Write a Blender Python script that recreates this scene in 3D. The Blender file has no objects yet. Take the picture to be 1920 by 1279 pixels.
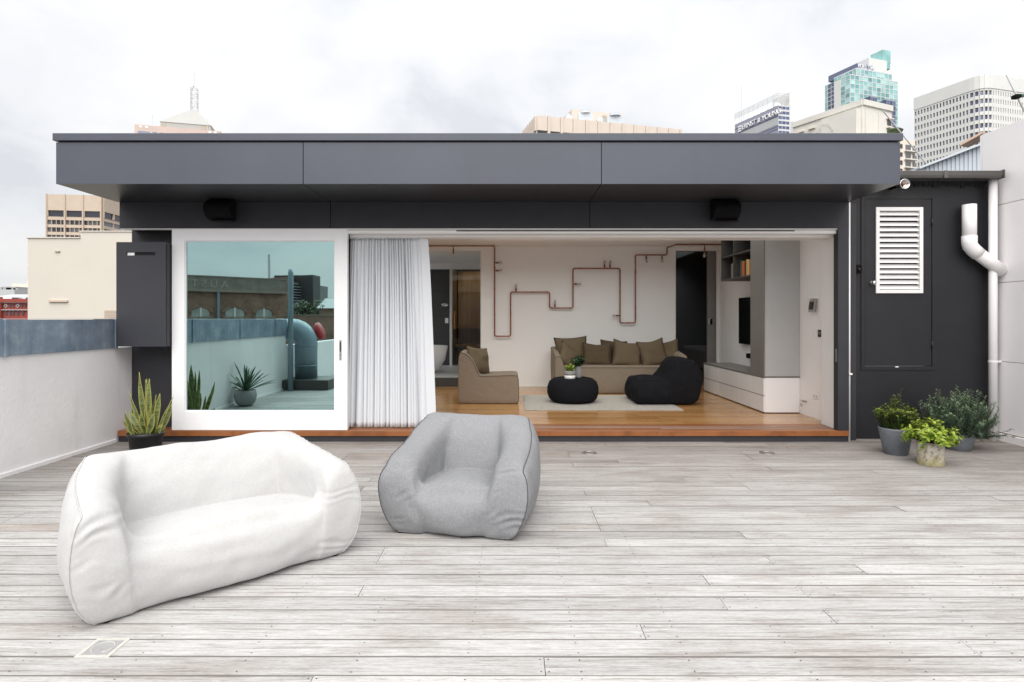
import bpy, bmesh, math, random
from mathutils import Vector, Matrix
R = math.radians
random.seed(7)
scene = bpy.context.scene
COL = scene.collection

# ---------------------------------------------------------------- camera
EYE = 1.54
F = 1080.0            # focal length in pixels of the 1920 wide photograph
cam_d = bpy.data.cameras.new('camera')
cam = bpy.data.objects.new('camera', cam_d)
COL.objects.link(cam)
cam.location = (0, 0, EYE)
cam.rotation_euler = (R(90), 0, 0)
cam_d.sensor_width = 36
cam_d.lens = 36 * F / 1920
cam_d.shift_y = -41.5 / 1920
cam_d.clip_start = 0.05
cam_d.clip_end = 6000
scene.camera = cam

# ---------------------------------------------------------------- sky, sun, exposure
SUN_EL, SUN_AZ = 52, 182          # degrees; azimuth clockwise from +Y
world = bpy.data.worlds.new('World')
scene.world = world
world.use_nodes = True
wt = world.node_tree
wt.nodes.clear()
w_out = wt.nodes.new('ShaderNodeOutputWorld')
w_bg = wt.nodes.new('ShaderNodeBackground')
w_bg.inputs['Strength'].default_value = 0.1
sky = wt.nodes.new('ShaderNodeTexSky')
sky.sky_type = 'NISHITA'
sky.sun_disc = False
sky.sun_elevation = R(SUN_EL)
sky.sun_rotation = R(SUN_AZ)
sky.air_density = 1.0
sky.dust_density = 3.0
w_tc = wt.nodes.new('ShaderNodeTexCoord')
w_map = wt.nodes.new('ShaderNodeMapping')
w_map.inputs['Scale'].default_value = (1.0, 1.0, 1.9)
w_map.inputs['Location'].default_value = (3.1, 1.7, 0.4)
w_n1 = wt.nodes.new('ShaderNodeTexNoise')
w_n1.inputs['Scale'].default_value = 3.6
w_n1.inputs['Detail'].default_value = 9
w_n1.inputs['Roughness'].default_value = 0.52
w_n1.inputs['Distortion'].default_value = 0.35
w_ramp = wt.nodes.new('ShaderNodeValToRGB')
w_ramp.color_ramp.elements[0].position = 0.36
w_ramp.color_ramp.elements[0].color = (0.77, 0.79, 0.83, 1)
w_ramp.color_ramp.elements[1].position = 0.60
w_ramp.color_ramp.elements[1].color = (1, 1, 1, 1)
e = w_ramp.color_ramp.elements.new(0.46)
e.color = (0.89, 0.905, 0.93, 1)
w_mul = wt.nodes.new('ShaderNodeVectorMath'); w_mul.operation = 'SCALE'
w_mul.inputs['Scale'].default_value = 6.2
w_mix = wt.nodes.new('ShaderNodeMix'); w_mix.data_type = 'RGBA'
w_mix.inputs['Factor'].default_value = 0.94
L = wt.links.new
L(w_tc.outputs['Generated'], w_map.inputs['Vector'])
L(w_map.outputs['Vector'], w_n1.inputs['Vector'])
L(w_n1.outputs['Fac'], w_ramp.inputs['Fac'])
L(w_ramp.outputs['Color'], w_mul.inputs[0])
# overcast sky: brighter towards the zenith than at the horizon, as cloud layers are
w_sep = wt.nodes.new('ShaderNodeSeparateXYZ')
w_up = wt.nodes.new('ShaderNodeMapRange'); w_up.inputs['To Min'].default_value = 4.95; w_up.inputs['To Max'].default_value = 8.0
L(w_tc.outputs['Generated'], w_sep.inputs[0]); L(w_sep.outputs['Z'], w_up.inputs['Value']); L(w_up.outputs['Result'], w_mul.inputs['Scale'])
L(sky.outputs['Color'], w_mix.inputs['A'])
L(w_mul.outputs['Vector'], w_mix.inputs['B'])
L(w_mix.outputs['Result'], w_bg.inputs['Color'])
L(w_bg.outputs['Background'], w_out.inputs['Surface'])

sun_d = bpy.data.lights.new('sun', 'SUN')
sun_d.energy = 2.3
sun_d.angle = R(76)
sun_d.color = (1.0, 0.97, 0.93)
sun = bpy.data.objects.new('sun', sun_d)
COL.objects.link(sun)
az, el = R(SUN_AZ), R(SUN_EL)
to_sun = Vector((math.sin(az) * math.cos(el), math.cos(az) * math.cos(el), math.sin(el)))
sun.rotation_euler = to_sun.to_track_quat('Z', 'Y').to_euler()
sun.location = (0, 0, 40)

scene.view_settings.view_transform = 'Standard'
scene.view_settings.look = 'None'
scene.view_settings.gamma = 1
scene.view_settings.exposure = 0.83
scene.view_settings.use_curve_mapping = False
scene.render.engine = 'CYCLES'
scene.cycles.use_denoising = True
scene.cycles.max_bounces = 10
scene.cycles.diffuse_bounces = 6
scene.cycles.glossy_bounces = 4
scene.cycles.transparent_max_bounces = 8
scene.cycles.sample_clamp_indirect = 6


# ================================================================ helpers
def pt(px, py, Y):
    "photo pixel at depth Y -> world point"
    return Vector(((px - 960) * Y / F, Y, EYE - (py - 598) * Y / F))

def gx(px, Y): return (px - 960) * Y / F
def gz(py, Y): return EYE - (py - 598) * Y / F

def world_of(o):
    m = o.matrix_basis.copy()
    if o.parent:
        m = world_of(o.parent) @ o.matrix_parent_inverse @ m
    return m

def attach(o, parent):
    if parent is not None:
        o.parent = parent
        o.matrix_parent_inverse = world_of(parent).inverted()
    return o

def tag(o, label=None, cat=None, group=None, kind=None):
    if label: o['label'] = label
    if cat: o['category'] = cat
    if group: o['group'] = group
    if kind: o['kind'] = kind
    return o

def thing(name, label, cat, loc=(0, 0, 0), group=None):
    o = bpy.data.objects.new(name, None)
    o.empty_display_size = 0.1
    COL.objects.link(o)
    o.location = loc
    return tag(o, label, cat, group)

def place(name, mesh, parent, loc=(0, 0, 0), rz=0, scale=(1, 1, 1), mat=None):
    "a further object on shared mesh data"
    o = bpy.data.objects.new(name, mesh)
    COL.objects.link(o)
    o.location = loc
    o.rotation_euler = (0, 0, rz)
    o.scale = scale
    return attach(o, parent)


class MB:
    def __init__(self):
        self.v = []; self.f = []; self.attr = None
    def box(self, x0, x1, y0, y1, z0, z1):
        n = len(self.v)
        self.v += [(x0, y0, z0), (x1, y0, z0), (x1, y1, z0), (x0, y1, z0),
                   (x0, y0, z1), (x1, y0, z1), (x1, y1, z1), (x0, y1, z1)]
        self.f += [tuple(n + i for i in q) for q in
                   ((0, 3, 2, 1), (4, 5, 6, 7), (0, 1, 5, 4), (1, 2, 6, 5), (2, 3, 7, 6), (3, 0, 4, 7))]
        return self
    def prism(self, poly, z0, z1):
        "vertical prism on a plan polygon; z1 may be a list of heights"
        n = len(self.v); m = len(poly)
        zt = z1 if isinstance(z1, (list, tuple)) else [z1] * m
        self.v += [(p[0], p[1], z0) for p in poly] + [(p[0], p[1], zt[i]) for i, p in enumerate(poly)]
        self.f += [tuple(n + i for i in reversed(range(m))), tuple(n + m + i for i in range(m))]
        self.f += [(n + i, n + (i + 1) % m, n + m + (i + 1) % m, n + m + i) for i in range(m)]
        return self
    def extrude(self, poly, axis, a0, a1):
        "polygon in the two other axes, extruded along axis"
        n = len(self.v); m = len(poly)
        def mk(p, a):
            return {'x': (a, p[0], p[1]), 'y': (p[0], a, p[1]), 'z': (p[0], p[1], a)}[axis]
        self.v += [mk(p, a0) for p in poly] + [mk(p, a1) for p in poly]
        self.f += [tuple(n + i for i in reversed(range(m))), tuple(n + m + i for i in range(m))]
        self.f += [(n + i, n + (i + 1) % m, n + m + (i + 1) % m, n + m + i) for i in range(m)]
        return self
    def wallbox(self, p, q, t0, t1, z0, z1, out):
        "box along plan segment p-q between offsets t0 (back) and t1 (front) along the unit normal out"
        a = [(p[0] + out[0] * t, p[1] + out[1] * t) for t in (t0, t1)]
        b = [(q[0] + out[0] * t, q[1] + out[1] * t) for t in (t0, t1)]
        return self.prism([a[0], a[1], b[1], b[0]], z0, z1)
    def bar(self, a, b, w, h=None):
        a = Vector(a); b = Vector(b); h = h or w
        d = (b - a).normalized()
        up = Vector((0, 0, 1)) if abs(d.z) < 0.95 else Vector((0, 1, 0))
        s = d.cross(up).normalized(); u = s.cross(d)
        n = len(self.v)
        for c in (a, b):
            for i, j in ((-1, -1), (1, -1), (1, 1), (-1, 1)):
                self.v.append(tuple(c + s * (i * w / 2) + u * (j * h / 2)))
        self.f += [tuple(n + i for i in q) for q in
                   ((0, 1, 2, 3), (7, 6, 5, 4), (0, 4, 5, 1), (1, 5, 6, 2), (2, 6, 7, 3), (3, 7, 4, 0))]
        return self
    def tube(self, path, r, seg=10, caps=True, closed=False):
        path = [Vector(p) for p in path]; m = len(path); n = len(self.v)
        rr = r if isinstance(r, (list, tuple)) else [r] * m
        prev = None
        for i, p in enumerate(path):
            if closed:
                d = (path[(i + 1) % m] - path[i - 1])
            else:
                d = path[min(i + 1, m - 1)] - path[max(i - 1, 0)]
            if d.length < 1e-9: d = Vector((0, 0, 1))
            d.normalize()
            if prev is None:
                s = d.cross(Vector((0, 0, 1)) if abs(d.z) < 0.9 else Vector((0, 1, 0))).normalized()
            else:
                s = (prev - d * prev.dot(d))
                s = s.normalized() if s.length > 1e-6 else d.orthogonal().normalized()
            prev = s
            u = d.cross(s)
            for k in range(seg):
                a = 2 * math.pi * k / seg
                self.v.append(tuple(p + s * (math.cos(a) * rr[i]) + u * (math.sin(a) * rr[i])))
        for i in range(m if closed else m - 1):
            j = (i + 1) % m
            for k in range(seg):
                k2 = (k + 1) % seg
                self.f.append((n + i * seg + k, n + i * seg + k2, n + j * seg + k2, n + j * seg + k))
        if caps and not closed:
            self.f.append(tuple(n + k for k in reversed(range(seg))))
            self.f.append(tuple(n + (m - 1) * seg + k for k in range(seg)))
        return self
    def lathe(self, prof, seg=28, c=(0, 0, 0), closed_top=True, closed_bot=True, sx=1, sy=1, M=None):
        "profile of (r, z) turned about the z axis at c (M optional 4x4 applied after)"
        n = len(self.v); m = len(prof)
        for r, z in prof:
            for k in range(seg):
                a = 2 * math.pi * k / seg
                p = Vector((r * math.cos(a) * sx, r * math.sin(a) * sy, z))
                if M is not None: p = M @ p
                self.v.append((p.x + c[0], p.y + c[1], p.z + c[2]))
        for i in range(m - 1):
            for k in range(seg):
                k2 = (k + 1) % seg
                self.f.append((n + i * seg + k, n + i * seg + k2, n + (i + 1) * seg + k2, n + (i + 1) * seg + k))
        if closed_bot: self.f.append(tuple(n + k for k in reversed(range(seg))))
        if closed_top: self.f.append(tuple(n + (m - 1) * seg + k for k in range(seg)))
        return self
    def mesh(self, name, mat=None, smooth=False):
        me = bpy.data.meshes.new(name)
        me.from_pydata(self.v, [], self.f)
        if mat: me.materials.append(M_[mat] if isinstance(mat, str) else mat)
        if self.attr:
            at = me.attributes.new('mark', 'FLOAT', 'POINT')
            at.data.foreach_set('value', self.attr)
        if smooth:
            me.polygons.foreach_set('use_smooth', [True] * len(me.polygons))
        me.update()
        return me
    def build(self, name, mat, parent=None, smooth=False, bevel=0, seg=2, label=None, fix=True):
        me = self.mesh(name, mat, smooth)
        if fix:
            bm = bmesh.new(); bm.from_mesh(me)
            bmesh.ops.recalc_face_normals(bm, faces=bm.faces)
            bm.to_mesh(me); bm.free()
        o = bpy.data.objects.new(name, me)
        COL.objects.link(o)
        attach(o, parent)
        if bevel:
            b = o.modifiers.new('edge', 'BEVEL'); b.width = bevel; b.segments = seg
            b.limit_method = 'ANGLE'; b.angle_limit = R(40)
        if label: o['label'] = label
        return o

def bx(name, mat, parent, x0, x1, y0, y1, z0, z1, bevel=0, seg=2, label=None):
    return MB().box(x0, x1, y0, y1, z0, z1).build(name, mat, parent, bevel=bevel, seg=seg, label=label)

def text_mesh(name, body, size, mat, parent, origin, right, up, extrude=0.05, spacing=1.0, shear=0, sx=1.0):
    cu = bpy.data.curves.new(name, 'FONT')
    cu.body = body; cu.size = size; cu.extrude = extrude; cu.space_character = spacing; cu.shear = shear
    tmp = bpy.data.objects.new(name + '_tmp', cu)
    COL.objects.link(tmp)
    dg = bpy.context.evaluated_depsgraph_get()
    me = bpy.data.meshes.new_from_object(tmp.evaluated_get(dg))
    bpy.data.objects.remove(tmp); bpy.data.curves.remove(cu)
    r = Vector(right).normalized(); u = Vector(up).normalized(); nrm = r.cross(u)
    for v in me.vertices:
        c = v.co.copy()
        v.co = Vector(origin) + r * (c.x * sx) + u * c.y + nrm * c.z
    me.materials.clear(); me.materials.append(M_[mat])
    o = bpy.data.objects.new(name, me); COL.objects.link(o)
    return attach(o, parent)


# ---------------------------------------------------------------- Catmull-Clark with creases and tracked seams
def catmull(verts, faces, crease, chains, levels):
    V = [Vector(v) for v in verts]; Fs = [tuple(f) for f in faces]
    cr = {tuple(sorted(k)): s for k, s in crease.items()}
    ch = [list(c) for c in chains]
    for _ in range(levels):
        nV = len(V)
        fp = [sum((V[i] for i in f), Vector()) / len(f) for f in Fs]
        ef = {}
        for fi, f in enumerate(Fs):
            for a, b in zip(f, f[1:] + f[:1]):
                ef.setdefault((a, b) if a < b else (b, a), []).append(fi)
        vf = [[] for _ in V]; ve = [[] for _ in V]
        for fi, f in enumerate(Fs):
            for i in f: vf[i].append(fi)
        eidx = {}; ep = []
        for k, fl in ef.items():
            mid = (V[k[0]] + V[k[1]]) / 2
            s = cr.get(k, 0) if len(fl) == 2 else 9
            if s >= 1: p = mid
            else:
                sm = (V[k[0]] + V[k[1]] + fp[fl[0]] + fp[fl[1]]) / 4
                p = sm.lerp(mid, s)
            eidx[k] = nV + len(Fs) + len(ep); ep.append(p)
            ve[k[0]].append(k); ve[k[1]].append(k)
        newV = []
        for i, v in enumerate(V):
            n = len(vf[i])
            if n == 0: newV.append(v); continue
            sh = [(k, (cr.get(k, 0) if len(ef[k]) == 2 else 9)) for k in ve[i]]
            shp = [x for x in sh if x[1] > 0]
            Q = sum((fp[j] for j in vf[i]), Vector()) / n
            Rm = sum(((V[k[0]] + V[k[1]]) / 2 for k in ve[i]), Vector()) / len(ve[i])
            smooth = (Q + 2 * Rm + (n - 3) * v) / n
            if len(shp) < 2: newV.append(smooth)
            else:
                if len(shp) == 2:
                    o1, o2 = [(k[0] if k[1] == i else k[1]) for k, _ in shp]
                    hard = (6 * v + V[o1] + V[o2]) / 8
                else: hard = v
                newV.append(smooth.lerp(hard, min(1, sum(x[1] for x in shp) / len(shp))))
        newF = []
        for fi, f in enumerate(Fs):
            m = len(f)
            for t in range(m):
                a, b, c = f[t - 1], f[t], f[(t + 1) % m]
                e1 = eidx[(b, c) if b < c else (c, b)]; e0 = eidx[(a, b) if a < b else (b, a)]
                newF.append((b, e1, nV + fi, e0))
        ncr = {}
        for k, s in cr.items():
            if k in eidx and s > 0.02:
                m = eidx[k]
                s2 = s if s < 1.01 else s - 1
                ncr[tuple(sorted((k[0], m)))] = s2; ncr[tuple(sorted((k[1], m)))] = s2
        nch = []
        for c in ch:
            out = [c[0]]
            for a, b in zip(c, c[1:]):
                out += [eidx[(a, b) if a < b else (b, a)], b]
            nch.append(out)
        V = newV + fp + ep; Fs = newF; cr = ncr; ch = nch
    return V, Fs, ch

def soft_block(us, vs, H, nz, pos, crease_top=(), levels=3, chain_ij=None, crease_val=1.0, seam_crease=0.5):
    """box lattice with a height table: us, vs column/row positions, H[j][i] top heights,
    pos(i, j, k, u, v, zfrac, h) -> local Vector. Returns verts, faces, seam chain(s)."""
    nx, ny = len(us) - 1, len(vs) - 1
    idx = {}; verts = []; faces = []
    def vid(i, j, k):
        if (i, j, k) not in idx:
            idx[(i, j, k)] = len(verts)
            verts.append(pos(i, j, k, us[i], vs[j], k / nz, H[j][i]))
        return idx[(i, j, k)]
    for i in range(nx):
        for j in range(ny):
            faces.append((vid(i, j, nz), vid(i + 1, j, nz), vid(i + 1, j + 1, nz), vid(i, j + 1, nz)))
            faces.append((vid(i, j + 1, 0), vid(i + 1, j + 1, 0), vid(i + 1, j, 0), vid(i, j, 0)))
    for k in range(nz):
        for i in range(nx):
            faces.append((vid(i, 0, k), vid(i + 1, 0, k), vid(i + 1, 0, k + 1), vid(i, 0, k + 1)))
            faces.append((vid(i + 1, ny, k), vid(i, ny, k), vid(i, ny, k + 1), vid(i + 1, ny, k + 1)))
        for j in range(ny):
            faces.append((vid(0, j + 1, k), vid(0, j, k), vid(0, j, k + 1), vid(0, j + 1, k + 1)))
            faces.append((vid(nx, j, k), vid(nx, j + 1, k), vid(nx, j + 1, k + 1), vid(nx, j, k + 1)))
    cr = {}
    for a, b in crease_top:
        a3 = a if len(a) == 3 else (*a, nz); b3 = b if len(b) == 3 else (*b, nz)
        cr[(idx[a3], idx[b3])] = crease_val
    chains = []
    if chain_ij:
        for c in chain_ij:
            ch = [idx[t] for t in c]
            chains.append(ch)
            for a, b in zip(ch, ch[1:]):
                cr[(a, b)] = seam_crease
    return catmull(verts, faces, cr, chains, levels)

def hash_noise(x, y=0.0, z=0.0):
    from mathutils import noise
    return noise.noise(Vector((x, y, z)))


# ================================================================ materials
M_ = {}
class NT:
    def __init__(self, name):
        self.m = bpy.data.materials.new(name); self.m.use_nodes = True
        self.t = self.m.node_tree; self.t.nodes.clear()
        self.out = self.n('ShaderNodeOutputMaterial')
        self.b = self.n('ShaderNodeBsdfPrincipled')
        self.l(self.b.outputs[0], self.out.inputs['Surface'])
        M_[name] = self.m
    def n(self, t, **kw):
        nd = self.t.nodes.new(t)
        for k, v in kw.items(): setattr(nd, k, v)
        return nd
    def l(self, a, b): self.t.links.new(a, b)
    def set(self, **kw):
        for k, v in kw.items(): self.b.inputs[k.replace('_', ' ')].default_value = v
        return self
    def coord(self, kind='Object', scale=(1, 1, 1), rand=False, world=False):
        mp = self.n('ShaderNodeMapping'); mp.inputs['Scale'].default_value = scale
        if world:
            g = self.n('ShaderNodeNewGeometry'); src = g.outputs['Position']
        else:
            tc = self.n('ShaderNodeTexCoord'); src = tc.outputs[kind]
        if rand:
            oi = self.n('ShaderNodeObjectInfo')
            mu = self.n('ShaderNodeMath', operation='MULTIPLY'); mu.inputs[1].default_value = 57.0
            self.l(oi.outputs['Random'], mu.inputs[0])
            cb = self.n('ShaderNodeCombineXYZ')
            for i in range(3): self.l(mu.outputs[0], cb.inputs[i])
            self.l(cb.outputs[0], mp.inputs['Location'])
        self.l(src, mp.inputs['Vector'])
        return mp.outputs[0]
    def noise(self, vec, scale=5, detail=4, rough=0.5, dist=0):
        nd = self.n('ShaderNodeTexNoise')
        nd.inputs['Scale'].default_value = scale; nd.inputs['Detail'].default_value = detail
        nd.inputs['Roughness'].default_value = rough; nd.inputs['Distortion'].default_value = dist
        self.l(vec, nd.inputs['Vector'])
        return nd.outputs['Fac']
    def ramp(self, fac, stops):
        r = self.n('ShaderNodeValToRGB'); el = r.color_ramp.elements
        while len(el) < len(stops): el.new(0.5)
        for e_, (p, c) in zip(el, stops):
            e_.position = p; e_.color = (*c, 1) if len(c) == 3 else c
        self.l(fac, r.inputs['Fac'])
        return r.outputs['Color']
    def mix(self, fac, a, b, mode='MIX'):
        m = self.n('ShaderNodeMix', data_type='RGBA', blend_type=mode)
        for src, key in ((fac, 'Factor'), (a, 'A'), (b, 'B')):
            s = m.inputs[key] if key == 'Factor' else [i for i in m.inputs if i.name == key and i.type == 'RGBA'][0]
            if isinstance(src, (int, float)): s.default_value = src
            elif isinstance(src, tuple): s.default_value = (*src, 1) if len(src) == 3 else src
            else: self.l(src, s)
        return [o for o in m.outputs if o.type == 'RGBA'][0]
    def col(self, src): self.l(src, self.b.inputs['Base Color']); return self
    def bump(self, fac, strength=0.3, dist=0.01):
        b = self.n('ShaderNodeBump'); b.inputs['Strength'].default_value = strength
        b.inputs['Distance'].default_value = dist
        self.l(fac, b.inputs['Height']); self.l(b.outputs[0], self.b.inputs['Normal'])
        return self

def paint(name, c, rough=0.5, var=0.08, scale=3.0, spec=0.5, bump=0, bscale=120, metallic=0.0, world=True):
    "painted or plain surface with faint large-scale unevenness"
    t = NT(name); t.set(Roughness=rough, Metallic=metallic)
    t.b.inputs['Specular IOR Level'].default_value = spec
    v = t.coord(world=world)
    f = t.noise(v, scale, 5, 0.6)
    d = tuple(x * (1 - var) for x in c); l = tuple(min(1, x * (1 + var)) for x in c)
    t.col(t.ramp(f, [(0.3, d), (0.7, l)]))
    if bump:
        t.bump(t.noise(v, bscale, 4, 0.6), bump, 0.004)
    return t

def weathered_deck():
    t = NT('deck_wood'); t.set(Roughness=0.78)
    t.b.inputs['Specular IOR Level'].default_value = 0.25
    oi = t.n('ShaderNodeObjectInfo')
    base = t.ramp(oi.outputs['Random'], [(0.0, (0.37, 0.363, 0.358)), (0.08, (0.45, 0.446, 0.442)),
            (0.45, (0.485, 0.481, 0.476)), (0.80, (0.515, 0.511, 0.506)), (0.97, (0.565, 0.561, 0.556)), (1.0, (0.46, 0.42, 0.385))])
    vg = t.coord(world=True, scale=(2.2, 70, 1), rand=True)
    g = t.noise(vg, 3.0, 12, 0.78, 0.3)
    grain = t.ramp(g, [(0.30, (0.50, 0.47, 0.455)), (0.42, (0.82, 0.81, 0.80)), (0.52, (1.0, 1.0, 1.0)), (0.70, (1.12, 1.12, 1.12))])
    c1 = t.mix(1.0, base, grain, 'MULTIPLY')
    vp = t.coord(world=True, scale=(0.8, 2.2, 1))
    p = t.noise(vp, 1.3, 5, 0.6)
    patch = t.ramp(p, [(0.36, (0.77, 0.73, 0.705)), (0.50, (1, 1, 1))])
    c2 = t.mix(0.75, c1, patch, 'MULTIPLY')
    # long brown-grey weather streaks and checks along the boards
    st = t.noise(t.coord(world=True, scale=(0.75, 24, 1), rand=True), 2.6, 8, 0.74, 0.5)
    c2 = t.mix(0.8, c2, t.ramp(st, [(0.36, (0.46, 0.41, 0.385)), (0.44, (0.80, 0.785, 0.77)), (0.52, (1, 1, 1)), (0.7, (1.04, 1.04, 1.04))]), 'MULTIPLY')
    sp = t.noise(t.coord(world=True, scale=(14, 130, 1), rand=True), 2.0, 6, 0.8, 0.2)
    c2 = t.mix(0.9, c2, t.ramp(sp, [(0.34, (0.52, 0.49, 0.475)), (0.45, (0.91, 0.90, 0.895)), (0.6, (1.04, 1.04, 1.04))]), 'MULTIPLY')
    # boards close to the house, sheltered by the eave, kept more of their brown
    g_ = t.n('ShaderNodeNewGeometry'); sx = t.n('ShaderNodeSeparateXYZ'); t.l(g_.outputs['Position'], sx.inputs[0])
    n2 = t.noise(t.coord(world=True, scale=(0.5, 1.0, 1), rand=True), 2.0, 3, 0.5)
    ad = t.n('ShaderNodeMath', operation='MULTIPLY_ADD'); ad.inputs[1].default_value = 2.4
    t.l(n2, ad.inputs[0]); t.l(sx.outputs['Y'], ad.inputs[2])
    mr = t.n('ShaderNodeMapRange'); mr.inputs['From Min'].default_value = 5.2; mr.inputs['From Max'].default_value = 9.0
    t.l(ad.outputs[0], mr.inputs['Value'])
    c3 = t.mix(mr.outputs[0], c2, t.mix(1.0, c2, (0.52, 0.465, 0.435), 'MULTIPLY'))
    t.col(c3)
    t.bump(g, 0.35, 0.004)
weathered_deck()

def floor_wood(name, cols, scale=(1.4, 24, 1), rough=0.25, spec=0.5):
    t = NT(name); t.set(Roughness=rough); t.b.inputs['Specular IOR Level'].default_value = spec
    oi = t.n('ShaderNodeObjectInfo')
    base = t.ramp(oi.outputs['Random'], [(i / (len(cols) - 1), c) for i, c in enumerate(cols)])
    v = t.coord(world=True, scale=scale, rand=True)
    g = t.noise(v, 3.0, 8, 0.6, 0.6)
    t.col(t.mix(1.0, base, t.ramp(g, [(0.3, (0.66, 0.60, 0.55)), (0.52, (1, 1, 1)), (0.75, (1.1, 1.1, 1.08))]), 'MULTIPLY'))
    t.bump(g, 0.06, 0.002)
paint('deck_edge', (0.19, 0.172, 0.16), rough=0.95)
floor_wood('floor_timber', [(0.36, 0.175, 0.060), (0.46, 0.245, 0.090), (0.52, 0.29, 0.115), (0.43, 0.21, 0.075)], rough=0.16)
floor_wood('sill_timber', [(0.24, 0.085, 0.028), (0.29, 0.11, 0.036)], rough=0.35)
floor_wood('cedar', [(0.26, 0.135, 0.045), (0.36, 0.20, 0.07)], scale=(24, 24, 1.2), rough=0.6)

def panel(name, c):
    t = NT(name); t.set(Roughness=0.38); t.b.inputs['Specular IOR Level'].default_value = 0.5
    v = t.coord(world=True); vs = t.coord(world=True, scale=(1, 1, 0.10))
    k = t.ramp(t.noise(v, 0.9, 5, 0.6), [(0.3, tuple(x * .92 for x in c)), (0.7, tuple(x * 1.08 for x in c))])
    k = t.mix(0.15, k, t.ramp(t.noise(vs, 9, 6, 0.65), [(0.35, (0.86, 0.86, 0.86)), (0.6, (1.04, 1.04, 1.04))]), 'MULTIPLY')
    k = t.mix(0.35, k, t.ramp(t.noise(v, 260, 2, 0.6), [(0.35, (0.8, 0.8, 0.8)), (0.65, (1.2, 1.2, 1.2))]), 'MULTIPLY')
    t.col(k)
    t.bump(t.noise(v, 2.2, 3, 0.5), 0.05, 0.01)
panel('panel_grey', (0.064, 0.072, 0.094))
paint('wall_charcoal', (0.028, 0.028, 0.034), rough=0.55, var=0.10, scale=5, spec=0.4, bump=0.12, bscale=160)
paint('shed_charcoal', (0.013, 0.013, 0.016), rough=0.5, var=0.12, scale=4, spec=0.4, bump=0.14, bscale=130)
paint('cabinet_grey', (0.028, 0.029, 0.037), rough=0.45, var=0.04)
paint('soffit_grey', (0.030, 0.030, 0.034), rough=0.4, var=0.04)
paint('joint_black', (0.006, 0.006, 0.007), rough=0.8)
paint('door_white', (0.85, 0.85, 0.86), rough=0.35, var=0.015)
paint('frame_white', (0.76, 0.75, 0.74), rough=0.4, var=0.02)
paint('interior_white', (0.86, 0.845, 0.84), rough=0.7, var=0.015)
paint('ceiling_white', (0.87, 0.855, 0.845), rough=0.8, var=0.015)
paint('plastic_white', (0.83, 0.81, 0.81), rough=0.35, var=0.02)
paint('wall_panel_white', (0.90, 0.875, 0.88), rough=0.45, var=0.03, scale=1.2)
paint('joinery_grey', (0.20, 0.188, 0.178), rough=0.45, var=0.03)
paint('joinery_light', (0.43, 0.435, 0.435), rough=0.4, var=0.03)
paint('joinery_dark', (0.06, 0.056, 0.052), rough=0.5, var=0.04)
paint('gloss_white', (0.84, 0.835, 0.835), rough=0.14, var=0.01)
paint('bedroom_dark', (0.050, 0.053, 0.062), rough=0.6)
paint('tile_dark', (0.05, 0.05, 0.052), rough=0.4)
paint('tile_floor', (0.48, 0.48, 0.48), rough=0.4, var=0.06)
paint('black_plastic', (0.004, 0.004, 0.005), rough=0.8, spec=0.15)
paint('screen_black', (0.004, 0.004, 0.005), rough=0.12)
paint('roof_dark', (0.08, 0.08, 0.085), rough=0.8)
paint('steel', (0.55, 0.54, 0.52), rough=0.28, metallic=1.0)
paint('brushed_steel', (0.45, 0.44, 0.43), rough=0.4, metallic=1.0)
paint('gutter_metal', (0.105, 0.10, 0.095), rough=0.4, metallic=0.4)
paint('pot_black', (0.012, 0.013, 0.016), rough=0.45, var=0.2, scale=12)
paint('soil', (0.03, 0.022, 0.016), rough=0.95, bump=0.6, bscale=60)
paint('pot_grey', (0.165, 0.18, 0.205), rough=0.6, var=0.12, scale=14)
paint('concrete_grey', (0.30, 0.30, 0.30), rough=0.8, var=0.1, scale=30)
paint('bath_white', (0.82, 0.82, 0.82), rough=0.15, var=0.01)
paint('hatch_pale', (0.50, 0.49, 0.45), rough=0.6, var=0.15, scale=40)
paint('asphalt', (0.06, 0.06, 0.062), rough=0.9)
paint('slab_grey', (0.25, 0.245, 0.24), rough=0.9)
paint('handle_wood', (0.42, 0.16, 0.04), rough=0.4)
paint('cream_render', (0.60, 0.56, 0.49), rough=0.8, var=0.03, scale=0.35)
paint('pink_granite', (0.58, 0.455, 0.40), rough=0.6, var=0.04, scale=0.2)
paint('white_metal', (0.38, 0.38, 0.36), rough=0.5, var=0.03, scale=0.2)
paint('steel_white', (0.60, 0.61, 0.62), rough=0.5)
paint('beige_concrete', (0.64, 0.555, 0.485), rough=0.8, var=0.04, scale=0.2)  # this beige and the tans below are paled in place of distance haze
paint('tan_concrete', (0.50, 0.40, 0.31), rough=0.85, var=0.08, scale=0.35)
paint('tan_light', (0.54, 0.445, 0.355), rough=0.85, var=0.05, scale=0.35)
paint('office_white', (0.66, 0.66, 0.635), rough=0.6, var=0.03, scale=0.15)
paint('hotel_white', (0.66, 0.64, 0.59), rough=0.7, var=0.04, scale=0.3)
paint('balcony_beige', (0.72, 0.64, 0.55), rough=0.8)
paint('lavender_panel', (0.28, 0.29, 0.36), rough=0.4, var=0.06, scale=0.1)
paint('red_brick_far', (0.27, 0.055, 0.040), rough=0.9, var=0.15, scale=1.5)
paint('brick_far', (0.29, 0.185, 0.14), rough=0.9, var=0.3, scale=1.6)
paint('letter_faded', (0.42, 0.39, 0.36), rough=0.9, var=0.35, scale=6)
paint('mortar_band', (0.32, 0.28, 0.24), rough=0.9, var=0.15, scale=2)
paint('render_grey_far', (0.26, 0.23, 0.20), rough=0.9, var=0.2, scale=2)
paint('roof_grey', (0.46, 0.47, 0.48), rough=0.6)
paint('duct_metal', (0.24, 0.31, 0.36), rough=0.4, var=0.1, metallic=0.4)
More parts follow.
